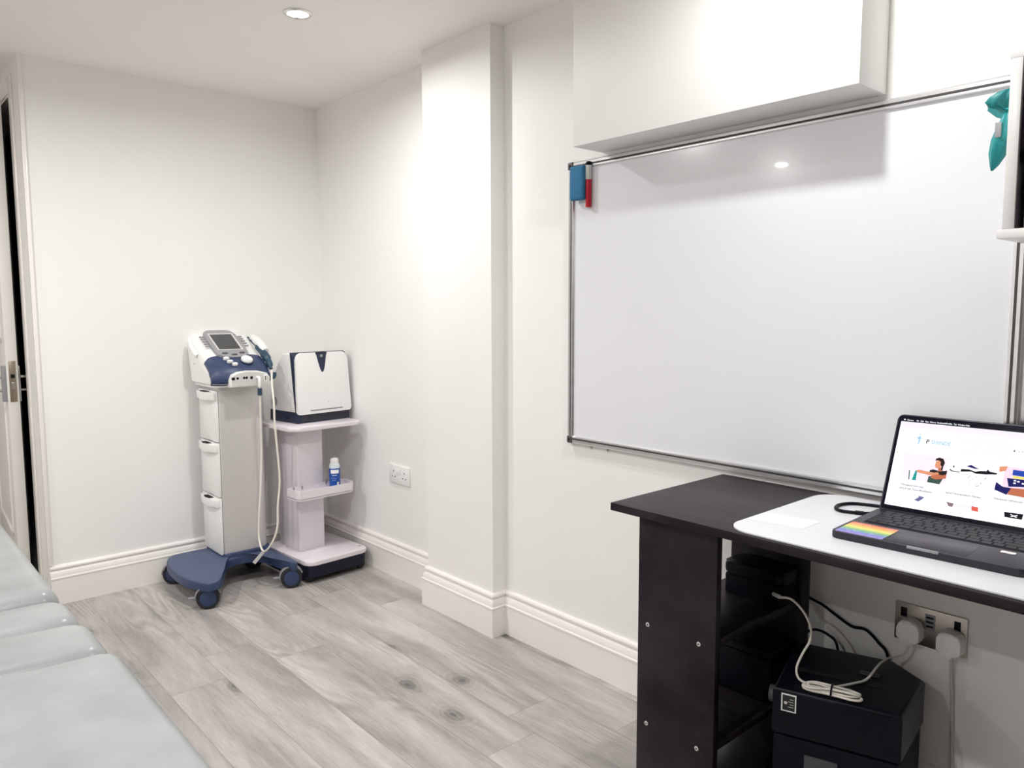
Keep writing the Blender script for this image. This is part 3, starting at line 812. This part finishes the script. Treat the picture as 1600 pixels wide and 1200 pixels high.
t = thing('framed_notice', 'silver framed notice on the wall below the wall shelf', 'notice', (XW, .30, .88))
yn0, yn1, zn0, zn1 = -.15, .168, 0, .415
for (a, b, c, d) in ((yn0, yn1, zn0, zn0 + .012), (yn0, yn1, zn1 - .012, zn1), (yn0, yn0 + .012, zn0, zn1), (yn1 - .012, yn1, zn0, zn1)):
    mbox('frame_bar', (-.018, 0, a, b, c, d), ALU, t, bev=.003)
sh = mbox('notice_sheet', (-.006, 0, yn0 + .010, yn1 - .010, zn0 + .010, zn1 - .010), PAPER, t, bev=0)
bm = bmesh.new()
rr = random.Random(5)
for i in range(16):
    z = .04 + i * .0085
    y = yn1 - .020
    while y > yn0 + .03:
        l_ = rr.uniform(.004, .012); box(bm, -.0064, -.0058, y - l_, y, z, z + .004); y -= l_ + .003
link('notice_print', bm, INK, sh)

# organza bag hanging from the side of the wall cabinet, in front of the board
t = thing('gift_bag', 'teal drawstring fabric bag hanging by the wall shelf before the whiteboard', 'bag', (1.700, .4965, 1.564))
def cloth(name, prof, m, folds, amp, sxy=(1, 1), twist=0.0, seg=40):
    bm = bmesh.new(); rings = []
    for i, (r_, z_, cx, cy) in enumerate(prof):
        ring = []
        for k in range(seg):
            a = 2 * PI * k / seg
            rr_ = r_ * (1 + amp * math.sin(folds * a + twist * i) + amp * .5 * math.sin((folds - 2) * a + 1.3 * i))
            ring.append(bm.verts.new((cx + rr_ * math.cos(a) * sxy[0], cy + rr_ * math.sin(a) * sxy[1], z_)))
        rings.append(ring)
    for a, b in zip(rings, rings[1:]):
        for k in range(seg): bm.faces.new((a[k], a[(k + 1) % seg], b[(k + 1) % seg], b[k]))
    bm.faces.new(rings[0]); bm.faces.new(rings[-1][::-1])
    return link(name, bm, m, t, smooth=True, angle=80)
cloth('pouch', [(.002, -.108, .004, .022), (.008, -.098, .004, .018), (.016, -.075, .003, .012), (.020, -.050, .002, .005), (.017, -.025, .001, .000), (.010, -.010, 0, -.001), (.005, -.001, 0, 0)], TEALB, 5, .10, (1, .95), .2)
cloth('ruffle', [(.005, -.002, 0, 0), (.010, .005, .002, .006), (.016, .013, .003, .014), (.019, .021, .003, .015), (.017, .030, .002, .007), (.011, .038, 0, .000), (.002, .042, 0, -.003)], TEALB, 6, .22, (1, 1.15), .5)
bm = bmesh.new()
pts = [(0, -.001, .000), (.002, .014, .002), (.002, .026, .008), (.000, .032, .014)]
for i, (a, b) in enumerate(zip(pts, pts[1:])): pass
prism(bm, [(.002, -.016), (.016, -.010), (.033, .006), (.030, .014), (.014, .012), (.000, .004)], 0, -.006, -.003, .0008, 1, 'caps')
link('ruffle_corner', bm, TEALB, t, smooth=True)
mtube('drawstring', [(0, -.012, .003), (-.006, 0, .003), (0, .010, .001), (.006, 0, .002)], .0015, TEALL, t, smooth_n=4, closed=True)
mtube('hanging_loop', [(-.004, -.006, .003), (-.006, -.022, .016), (-.004, -.040, .020), (0.002, -.0535, .022)], .0012, TEALL, t, smooth_n=4)
tg = mbox('bag_tag', (-.019, -.0175, .003, .014, -.050, -.022), GREY, t, bev=.0005)

# ================================================================== ULTRASOUND CART
us = thing('ultrasound_cart', 'grey and white therapy machine cart with blue wheeled base in the back corner', 'medical cart', (0, 0, 0))
# base: H shaped plan, two bowed arms
out_ = [(1.035, 3.020), (1.085, 3.000), (1.120, 3.045), (1.205, 3.205), (1.345, 3.205), (1.385, 3.060), (1.412, 3.012), (1.436, 3.030),
        (1.440, 3.12), (1.440, 3.25), (1.438, 3.36), (1.415, 3.45), (1.30, 3.440), (1.20, 3.440), (1.06, 3.462), (1.018, 3.42), (.998, 3.30), (1.000, 3.15)]
def smooth_poly(p, n=5): return [(v.x, v.y) for v in catmull([(a, b, 0) for a, b in p], n, True)]
sp_ = smooth_poly(out_)
bm = bmesh.new()
cx, cy = 1.225, 3.24
def ring(s, z, d=0):
    r_ = []
    for (x, y) in sp_:
        v = Vector((cx - x, cy - y)); l_ = v.length; q = Vector((x, y)) + v / l_ * d
        dist = abs(q.x - cx) / .25
        r_.append(bm.verts.new((q.x, q.y, z - (.018 * dist * dist if z > .085 else 0))))
    return r_
rs = [ring(1, .088, .012), ring(1, .088, 0), ring(1, .112, 0), ring(1, .120, .004), ring(1, .125, .010), ring(1, .130, .05)]
for a, b in zip(rs, rs[1:]):
    n = len(a)
    for k in range(n): bm.faces.new((a[k], a[(k + 1) % n], b[(k + 1) % n], b[k]))
bm.faces.new(rs[0]); f = bm.faces.new(rs[-1][::-1])
bs = link('wheeled_base', bm, [BLUE, BLUE_LIT], us, smooth=True, angle=40)
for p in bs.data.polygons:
    if p.normal.z > .6: p.material_index = 1  # upward faces get a lighter blue, painting in light from above
# column socket on the base
mprism('column_foot', rrect(1.195, 1.412, 3.225, 3.455, .03), 2, .10, .140, BLUE, us, bev=.006, seg=2)
# castors
def castor(x, y, ang, brake=True):
    ang += 180
    t_ = bpy.data.objects.new('castor', None); C.objects.link(t_); t_.parent = us; t_.location = (x, y, 0); t_.rotation_euler = (0, 0, R(ang))
    rad = .0445
    # wheel axle along local x
    for s in (-1, 1):
        mlathe('wheel', [(0, -.009), (.033, -.009), (.037, -.008), (.042, -.008), (rad, -.004), (rad, .005), (.042, .009), (.034, .0095), (.032, .0075), (0, .0085)], [RUBBER], t_, (s * .013, 0, rad), RY(90 * s), seg=32)
        mlathe('hub_cap', [(0, .0105), (.025, .0100), (.032, .0085), (.032, .004)], BLUE, t_, (s * .013, 0, rad), RY(90 * s), seg=28)
    # hood over the wheels
    bm = bmesh.new()
    arc = [(math.cos(R(a)) * (rad + .006), rad + math.sin(R(a)) * (rad + .006)) for a in range(20, 181, 16)] + [(math.cos(R(a)) * (rad + .002), rad + math.sin(R(a)) * (rad + .002)) for a in range(180, 19, -16)]
    prism(bm, arc, 0, -.014, .014)
    link('castor_hood', bm, GREY, t_, smooth=True)
    mlathe('swivel_stem', [(.010, rad * 2 + .003), (.010, .100), (.013, .104)], DGREY, t_, seg=16)
    if brake: mbox('brake_pedal', (-.008, .008, -rad - .030, -rad + .002, .044, .050), GREY, t_, bev=.002)
castor(1.050, 3.430, 64, False); castor(1.058, 3.045, 68); castor(1.412, 3.040, 68); castor(1.395, 3.40, 62, False)
# column with drawers
col = rrect(1.206, 1.408, 3.243, 3.452, [.040, .004, .004, .040], 8)
mprism('column', col, 2, .128, .870, MGREY, us, bev=.002)
for i, (z0, z1) in enumerate(((.135, .385), (.390, .625), (.630, .850))):
    dr = bpy.data.objects.new('drawer', None); C.objects.link(dr); dr.parent = us; dr.location = (1.205, 3.35, z0)
    h = z1 - z0
    mbox('drawer_front', (-.012, 0, -.102, .096, 0, h), PLW, dr, bev=.003)
    # lip: bowed handle ledge at the top, with a dark finger scoop
    lipo = [(-.012, -.104), (-.020, -.104), (-.034, -.05), (-.038, 0), (-.034, .05), (-.020, .098), (-.012, .098)]
    mprism('drawer_lip', lipo, 2, h - .040, h - .006, PLW, dr, bev=.004)
    mprism('finger_scoop', [(-.030, -.035), (-.036, 0), (-.030, .035), (-.010, .035), (-.010, -.035)], 2, h - .007, h - .004, HOLE, dr)
for z in (.36, .58, .80):
    mbox('side_clip', (1.405, 1.414, 3.30, 3.33, z, z + .04), PLW, us, bev=.002)
# ledge under the head
mprism('ledge', rrect(1.183, 1.416, 3.215, 3.462, [.035, .01, .02, .035], 6), 2, .866, .882, PLW, us, bev=.004)
# head: lofted shell
hx0, hx1 = 1.172, 1.425
hc = (hx0 + hx1) / 2; hw = (hx1 - hx0) / 2
def prof(x):
    t_ = ((x - hc) / hw) ** 2
    e_ = max(0.0, (abs(x - hc) / hw - .86) / .14)
    p = [(3.455, .882), (3.470, .93), (3.505, 1.050), (3.512, 1.088), (3.490, 1.100), (3.455, 1.090), (3.40, 1.062), (3.34, 1.031), (3.28, 1.0005),
         (3.235, .976), (3.205, .957), (3.186, .938), (3.176, .915), (3.172, .895), (3.176, .882)]
    out = []
    for j, (y, z) in enumerate(p):
        fr = max(0.0, (3.50 - y) / .33)
        y2 = y + .040 * t_ * fr
        z2 = z - .010 * t_ * (1 if 3 <= j <= 11 else 0) - (.010 * e_ * e_ if 3 <= j <= 11 else 0)
        if j > 10: y2 += .008 * e_
        out.append((y2, z2))
    return out
xs = [hx0, hx0 + .004, hx0 + .012, hx0 + .025] + [hx0 + .025 + (hx1 - hx0 - .05) * i / 10 for i in range(1, 10)] + [hx1 - .025, hx1 - .012, hx1 - .004, hx1]
bm = bmesh.new(); rings = [[bm.verts.new((x, y, z)) for y, z in prof(x)] for x in xs]
for a, b in zip(rings, rings[1:]):
    n = len(a)
    for k in range(n): bm.faces.new((a[k], a[(k + 1) % n], b[(k + 1) % n], b[k]))
bm.faces.new(rings[0]); bm.faces.new(rings[-1][::-1])
head = link('console_head', bm, PLW, us, smooth=True, angle=50)
# navy front shell laid over the front of the head
bm = bmesh.new(); rings = []
xs2 = [hx0 - .002, hx0 + .002, hx0 + .012, hx0 + .025] + [hx0 + .025 + (hx1 - hx0 - .05) * i / 12 for i in range(1, 12)] + [hx1 - .025, hx1 - .012, hx1 - .002, hx1 + .002]
for x in xs2:
    p = prof(min(max(x, hx0), hx1)); q = []
    t_ = ((x - hc) / hw) ** 2
    # start of the shell moves forward at the flanks
    seq = [(p[8][0] + (p[9][0] - p[8][0]) * (.05 + .3 * t_ ** 3), p[8][1] + (p[9][1] - p[8][1]) * (.05 + .3 * t_ ** 3))] + p[9:]
    for (y, z) in seq: q.append(bm.verts.new((x, y - .0030, z + .0030)))
    for (y, z) in seq[::-1]: q.append(bm.verts.new((x, y + .010, z - .006)))
    rings.append(q)
for a, b in zip(rings, rings[1:]):
    n = len(a)
    for k in range(n): bm.faces.new((a[k], a[(k + 1) % n], b[(k + 1) % n], b[k]))
bm.faces.new(rings[0]); bm.faces.new(rings[-1][::-1])
link('control_shell', bm, BLUE, us, smooth=True, angle=50)
# things on the sloping control plane: z = 1.0105 + .513 (y - 3.30)
ta = math.atan(.513)
def on_slope(name, pts, m, h0, h1, parent=us, bev=0.0):
    """pts (x, y) given in plan on the slope; swept along the slope normal"""
    bm = bmesh.new()
    nrm = Vector((0, -math.sin(ta), math.cos(ta)))
    A = [bm.verts.new(Vector((x, y, 1.0105 + .513 * (y - 3.30))) + nrm * h0) for x, y in pts]
    B = [bm.verts.new(Vector((x, y, 1.0105 + .513 * (y - 3.30))) + nrm * h1) for x, y in pts]
    f1 = bm.faces.new(A); f2 = bm.faces.new(B[::-1]); n = len(A)
    for i in range(n): bm.faces.new((A[i], A[(i + 1) % n], B[(i + 1) % n], B[i]))
    if bev: bmesh.ops.bevel(bm, geom=list(f2.edges), offset=bev, segments=2, affect='EDGES')
    return link(name, bm, m, parent, smooth=True)
def ell(cx_, cy_, a, b, n=24): return [(cx_ + a * math.cos(2 * PI * i / n), cy_ + b * math.sin(2 * PI * i / n)) for i in range(n)]
fr = [(1.222, 3.445), (1.245, 3.466), (1.290, 3.470), (1.335, 3.466), (1.358, 3.445), (1.362, 3.38), (1.360, 3.30), (1.350, 3.272), (1.315, 3.254), (1.272, 3.254), (1.232, 3.268), (1.220, 3.295), (1.218, 3.38)]
df = on_slope('display_surround', smooth_poly(fr, 4), GREY, -.004, .007, us, .002)
on_slope('display_frame', [(1.234, 3.306), (1.346, 3.306), (1.348, 3.440), (1.236, 3.440)], PLG, .006, .0085, df)
on_slope('display_glass', [(1.242, 3.312), (1.336, 3.312), (1.339, 3.430), (1.243, 3.430)], SCREENG, .0085, .0092, df)
for (x, y) in ((1.254, 3.283), (1.291, 3.271), (1.329, 3.283)):
    on_slope('arrow_button', ell(x, y, .013, .006), DGREY, .006, .009, df)
for i in range(5):
    y = 3.421 - i * .0185
    on_slope('soft_key', rrect(1.196, 1.216, y - .003, y + .003, .0028, 3), GREY, .0, .0045, us)
    on_slope('soft_key', rrect(1.366, 1.386, y - .003 - .002, y + .003 - .002, .0028, 3), GREY, .0, .0045, us)
for (x, y, a, b) in ((1.245, 3.247, .013, .0075), (1.252, 3.224, .013, .0075), (1.265, 3.204, .012, .0075)):
    on_slope('oval_button', ell(x, y, a, b), PLW, .0, .010, us, .002)
on_slope('dial_base', ell(1.325, 3.226, .028, .026), NAVY, .0, .006, us)
on_slope('dial_knob', ell(1.325, 3.226, .024, .0225), PLW, .005, .018, us, .004)
# jack bay
bay = [(1.228, .870), (1.395, .870), (1.398, .905), (1.385, .924), (1.35, .934), (1.30, .937), (1.26, .933), (1.236, .922), (1.226, .90)]
jb = mprism('jack_bay_rim', bay, 1, 3.158, 3.20, PLW, us, bev=.003)
ins = [(hc2 + (x - hc2) * .94, .901 + (z - .901) * .86) for x, z in bay for hc2 in (1.311,)]
jp = mprism('jack_panel', ins, 1, 3.1565, 3.17, PLG, us, smooth=False)
for (x, z, r_) in ((1.256, .907, .0055), (1.284, .908, .0055), (1.295, .908, .0055), (1.316, .907, .0065)):
    mlathe('jack_socket', [(0, .0015), (r_ * .75, .0015), (r_, 0)], HOLE, jp, (x, 3.1565, z), RX(90), seg=16)
mbox('data_port', (1.231, 1.244, 3.155, 3.158, .901, .912), HOLE, jp, bev=0)
mbox('side_port', (1.370, 1.384, 3.1552, 3.158, .886, .918), PLW, jp, bev=.001)
mbox('port_slot', (1.375, 1.379, 3.1545, 3.156, .893, .911), HOLE, jp, bev=0)
mbox('latch_slot', (1.272, 1.312, 3.2135, 3.216, .872, .877), HOLE, us, bev=0)
# side handle recess and lettering marks on the left flank
hd = mtube('side_handle', [(1.171, 3.462, 1.066), (1.165, 3.445, 1.056), (1.163, 3.42, 1.034), (1.165, 3.39, 1.008), (1.171, 3.376, .996)], .011, PLW, us, smooth_n=5)
hd.scale = (1, 1, 1)
# probe in its holder on the right flank
pb = bpy.data.objects.new('treatment_probe', None); C.objects.link(pb); pb.parent = us
mtube('probe_body', [(1.437, 3.44, 1.070), (1.440, 3.40, 1.060), (1.442, 3.34, 1.034), (1.440, 3.29, 1.008)], [.006, .015, .019, .019, .016], PLW, pb, seg=16, smooth_n=6)
mtube('probe_grip', [(1.431, 3.46, 1.068), (1.431, 3.38, 1.040), (1.432, 3.29, .998), (1.434, 3.25, .968), (1.432, 3.222, .935)], [.004, .008, .015, .018, .014, .008], TEAL, pb, seg=16, smooth_n=6)
mtube('probe_holder', [(1.424, 3.22, .895), (1.438, 3.205, .900), (1.441, 3.205, .92)], .008, TEAL, pb, smooth_n=3)
mtube('probe_cable', [(1.341, 3.155, .905), (1.340, 3.138, .902), (1.340, 3.133, .885), (1.341, 3.135, .837), (1.344, 3.145, .712), (1.347, 3.155, .599), (1.338, 3.155, .431), (1.325, 3.155, .292), (1.321, 3.150, .205),
                      (1.318, 3.10, .163), (1.332, 3.05, .204), (1.351, 3.03, .274), (1.357, 3.03, .37), (1.369, 3.03, .478), (1.362, 3.03, .616), (1.355, 3.03, .725), (1.359, 3.04, .805), (1.380, 3.10, .880), (1.412, 3.17, .918), (1.428, 3.205, .930)], .0042, CORDW, us, smooth_n=5)
mtube('cable_sleeve', [(1.341, 3.1345, .862), (1.341, 3.136, .832)], .0095, TEAL, us, smooth_n=1)
mtube('jack_plug', [(1.341, 3.158, .906), (1.341, 3.138, .905), (1.340, 3.133, .893), (1.340, 3.1335, .868)], .0068, PLW, us, smooth_n=4)
tg = mprism('cable_tag', [(1.328, .158), (1.318, .166), (1.270, .124), (1.281, .113)], 1, 3.104, 3.107, PLG, us, smooth=False)
# small marks on the flank
mbox('flank_mark', (hx0 - .0006, hx0 + .001, 3.415, 3.432, .957, .960), GREY, us, bev=0)

# ================================================================== WHITE TROLLEY, TABLETOP UNIT, BOTTLE
TR = R(4)
TO = (1.604, 3.222, 0)
tr = thing('equipment_trolley', 'white pedestal trolley with shelf and tray in the back corner beside the cart', 'trolley', TO, TR)
mprism('base_board', rrect(-.147, .166, -.218, .180, .035, 6), 2, .082, .100, PINKW, tr, bev=.003)
mprism('under_frame', rrect(-.142, .160, -.212, .170, .03, 6), 2, .028, .082, NAVYD, tr, bev=.004)
for (x, y) in ((-.115, -.17), (.145, -.17), (-.115, .15), (.145, .15)):
    c_ = mlathe('castor', [(0, -.012), (.020, -.012), (.0235, -.009), (.0235, .009), (.020, .012), (0, .012)], RUBBER, tr, (x, y, .0235), RX(90) @ RY(0), seg=24)
    mbox('castor_fork', (x - .014, x + .014, y - .014, y + .014, .020, .046), NAVY, c_, bev=.003)
mprism('pedestal', rrect(-.088, .042, -.045, .135, .006, 3), 2, .100, .668, PINKW, tr, bev=.002)
mprism('shelf_board', rrect(-.172, .190, -.160, .190, .04, 6), 2, .668, .684, PINKW, tr, bev=.004)
# tray: open ring with a floor
to_ = rrect(-.146, .146, -.150, -.045, [.004, .004, .03, .03], 6)
mprism('tray_floor', to_, 2, .362, .368, PINKW, tr, bev=.001)
bm = bmesh.new()
inn = rrect(-.141, .141, -.145, -.046, [.002, .002, .026, .026], 6)
A0 = [bm.verts.new((x, y, .358)) for x, y in to_]; A1 = [bm.verts.new((x, y, .402)) for x, y in to_]
B0 = [bm.verts.new((x, y, .358)) for x, y in inn]; B1 = [bm.verts.new((x, y, .402)) for x, y in inn]
n = len(A0)
for i in range(n):
    j = (i + 1) % n
    bm.faces.new((A0[i], A0[j], A1[j], A1[i])); bm.faces.new((B0[j], B0[i], B1[i], B1[j]))
    bm.faces.new((A1[i], A1[j], B1[j], B1[i])); bm.faces.new((A0[j], A0[i], B0[i], B0[j]))
link('tray_rim', bm, PINKW, tr, smooth=True)
for (x, z) in ((-.112, .402), (-.070, .402), (.052, .406), (.058, .412)):
    mbox('tray_clip', (x - .002, x + .002, -.0505, -.045, z - .016, z), GREY, tr, bev=0)
mlathe('screw', [(0, .002), (.004, .002), (.005, 0)], GREY, tr, (.150, -.165, .100), seg=12)

# tabletop unit
dv = thing('therapy_unit', 'white box-shaped therapy unit with dark base and dark front badge on the trolley shelf', 'medical device', (1.652, 3.300, .6845), R(7))
# local: front face at y=-.115
side = [(-.105, .048), (-.106, .055), (-.088, .290), (-.075, .308), (-.050, .316), (-.010, .312), (.035, .270), (.075, .200), (.098, .120), (.108, .046)]
mprism('dark_base', [(-.112, 0), (-.112, .046), (-.100, .052), (.11, .052), (.114, 0)], 0, -.143, .143, NAVY, dv, bev=.006)
for i in range(26):
    pass
bm = bmesh.new()
for i in range(34):
    x = -.118 + i * .0072; box(bm, x, x + .0035, -.1145, -.111, .006, .040)
o = link('vent_grille', bm, DGREY, dv); o['kind'] = 'stuff'
mprism('rear_shell', side, 0, -.142, .142, PLW, dv, bev=.016, seg=4)
mprism('dark_seam', [(-.112, .046), (-.094, .300), (-.080, .316), (-.066, .318), (-.098, .046)], 0, -.1445, .1445, NAVY, dv, bev=.004)
# front door: trapezoid with rounded corners, leaning with the seam
bm = bmesh.new()
trp = []
for (x, z) in rrect(-.146, .146, .040, .316, [.030, .030, .012, .012], 6):
    k = 1 - .06 * (z - .04) / .276; trp.append((x * k, z))
prism(bm, trp, 1, -.014, 0, .005, 3, 'caps')
bmesh.ops.transform(bm, matrix=Matrix.Translation((0, -.1115, 0)), verts=bm.verts)
for v in bm.verts: v.co.y += (v.co.z - .04) * .068
link('front_door', bm, PLW, dv, smooth=True)
def on_front(name, pts, m, d0, d1, parent=dv):
    bm = bmesh.new(); prism(bm, pts, 1, -d1, -d0)
    for v in bm.verts: v.co.y += -.1255 + (v.co.z - .04) * .068
    return link(name, bm, m, parent)
bd = on_front('front_badge', smooth_poly([(-.032, .317), (-.030, .300), (-.016, .245), (-.004, .226), (.008, .245), (.020, .300), (.022, .317)], 4), NAVY, -.003, .0015)
on_front('badge_button', rrect(-.012, .002, .294, .306, .003, 3), GREY, .0015, .0025, bd)
on_front('door_slot', rrect(-.080, .095, .052, .058, .002, 2), GREY, -.002, .0008)
on_front('door_dot', ell(.020, .088, .002, .002, 10), GREY, -.002, .0008)
mlathe('side_vent', [(0, .001), (.022, .001), (.024, -.002)], GREY, dv, (-.142, .07, .09), RY(-90), seg=20)
for x in (-.05,-.035): mbox('side_port', (-.1445, -.142, x, x + .008, .018, .026), HOLE, dv, bev=0)

# bottle in the tray
bt = thing('gel_bottle', 'clear squeeze bottle with white cap and blue label standing in the trolley tray', 'bottle', (1.681, 3.1325, .3685))
mlathe('bottle_body', [(0, 0), (.022, 0), (.0245, .003), (.0245, .112), (.022, .122), (.017, .126), (0, .126)], CLEARP, bt)
mlathe('bottle_cap', [(.0185, .124), (.019, .127), (.019, .140), (.016, .147), (.006, .150), (0, .150)], PLW, bt)
lb = mlathe('bottle_label', [(.0247, .012), (.0250, .013), (.0250, .102), (.0247, .103)], LABELB, bt)
def on_bottle(name, a0, a1, z0, z1, m):
    bm = bmesh.new(); n_ = 8; rr_ = .0254
    vs = [[bm.verts.new((rr_ * math.cos(R(a0 + (a1 - a0) * i / n_)), rr_ * math.sin(R(a0 + (a1 - a0) * i / n_)), z)) for i in range(n_ + 1)] for z in (z0, z1)]
    for i in range(n_): bm.faces.new((vs[0][i], vs[0][i + 1], vs[1][i + 1], vs[1][i]))
    return link(name, bm, m, lb)
on_bottle('label_panel', -160, -72, .080, .097, PAPER); on_bottle('label_code', -95, -72, .018, .040, PAPER)
on_bottle('label_word', -145, -95, .070, .074, PLG)
for a, z in ((-150, .056), (-130, .058), (-112, .056), (-140, .048), (-120, .048)): on_bottle('label_mark', a, a + 7, z, z + .003, PLG)

# ================================================================== TREATMENT COUCH
cch = thing('treatment_couch', 'pale grey padded treatment couch in sections at the lower left', 'couch', (0, 0, 0))
def cushion(x0, x1, y0, y1, top, th, rn=.05, e=.030, rf=.05):
    rings_def = [(.012, 0), (.003, th * .22), (0, th * .45)]
    for i in range(1, 9):
        a = R(90 * i / 8); rings_def.append((e * (1 - math.cos(a)), th * .45 + (th * .55) * math.sin(a) * .93))
    half = min(x1 - x0, y1 - y0) / 2
    for k_ in (1, 2, 3, 4): rings_def.append((e + k_ * min(.022, (half - e - .012) / 4), th * (.45 + .55 * (.93 + .07 * k_ / 4))))
    bm = bmesh.new(); rings = []
    for ins_, z in rings_def:
        r1, r2 = max(rf - ins_, .004), max(rn - ins_, .004)
        p = rrect(x0 + ins_, x1 - ins_, y0 + ins_, y1 - ins_, [r1, r1, r2, r2], 8)
        rings.append([bm.verts.new((x, y, top - th + z)) for x, y in p])
    for a, b in zip(rings, rings[1:]):
        n = len(a)
        for k in range(n): bm.faces.new((a[k], a[(k + 1) % n], b[(k + 1) % n], b[k]))
    bm.faces.new(rings[0]); bm.faces.new(rings[-1][::-1])
    for v in bm.verts: v.co.y -= .075 * (v.co.x - x1)
    return link('cushion', bm, VINYL, cch, smooth=True, angle=70)
CT = .555
cushion(-.27, .352, 1.948, 3.02, CT + .004, .085, .045, .04, .10)
cushion(-.27, .356, 1.768, 1.945, CT - .006, .075, .045, .035, .05)
cushion(-.27, .363, 1.566, 1.765, CT - .003, .08, .045, .035, .05)
cushion(-.27, .371, .38, 1.563, CT, .08, .08, .028, .045)
for (y0, y1) in ((.42, 1.54), (1.58, 1.74), (1.775, 1.905), (1.95, 2.95)):
    mbox('support_board', (-.24, .31, y0, y1, CT - .097, CT - .083), DARKLAM, cch, bev=.002)
mbox('frame_rail', (-.20, -.16, .50, 2.85, CT - .140, CT - .097), PLG, cch, bev=.004)
mbox('frame_rail', (.20, .24, .50, 2.85, CT - .140, CT - .097), PLG, cch, bev=.004)
for y in (.70, 2.60):
    mbox('cross_rail', (-.20, .24, y, y + .04, CT - .175, CT - .138), PLG, cch, bev=.004)
    for x in (-.18, .22):
        mbox('leg', (x - .02, x + .02, y, y + .04, .03, CT - .17), PLG, cch, bev=.004)
        mlathe('foot', [(0, 0), (.028, 0), (.028, .012), (.012, .03), (0, .03)], RUBBER, cch, (x, y + .02, 0), seg=20)
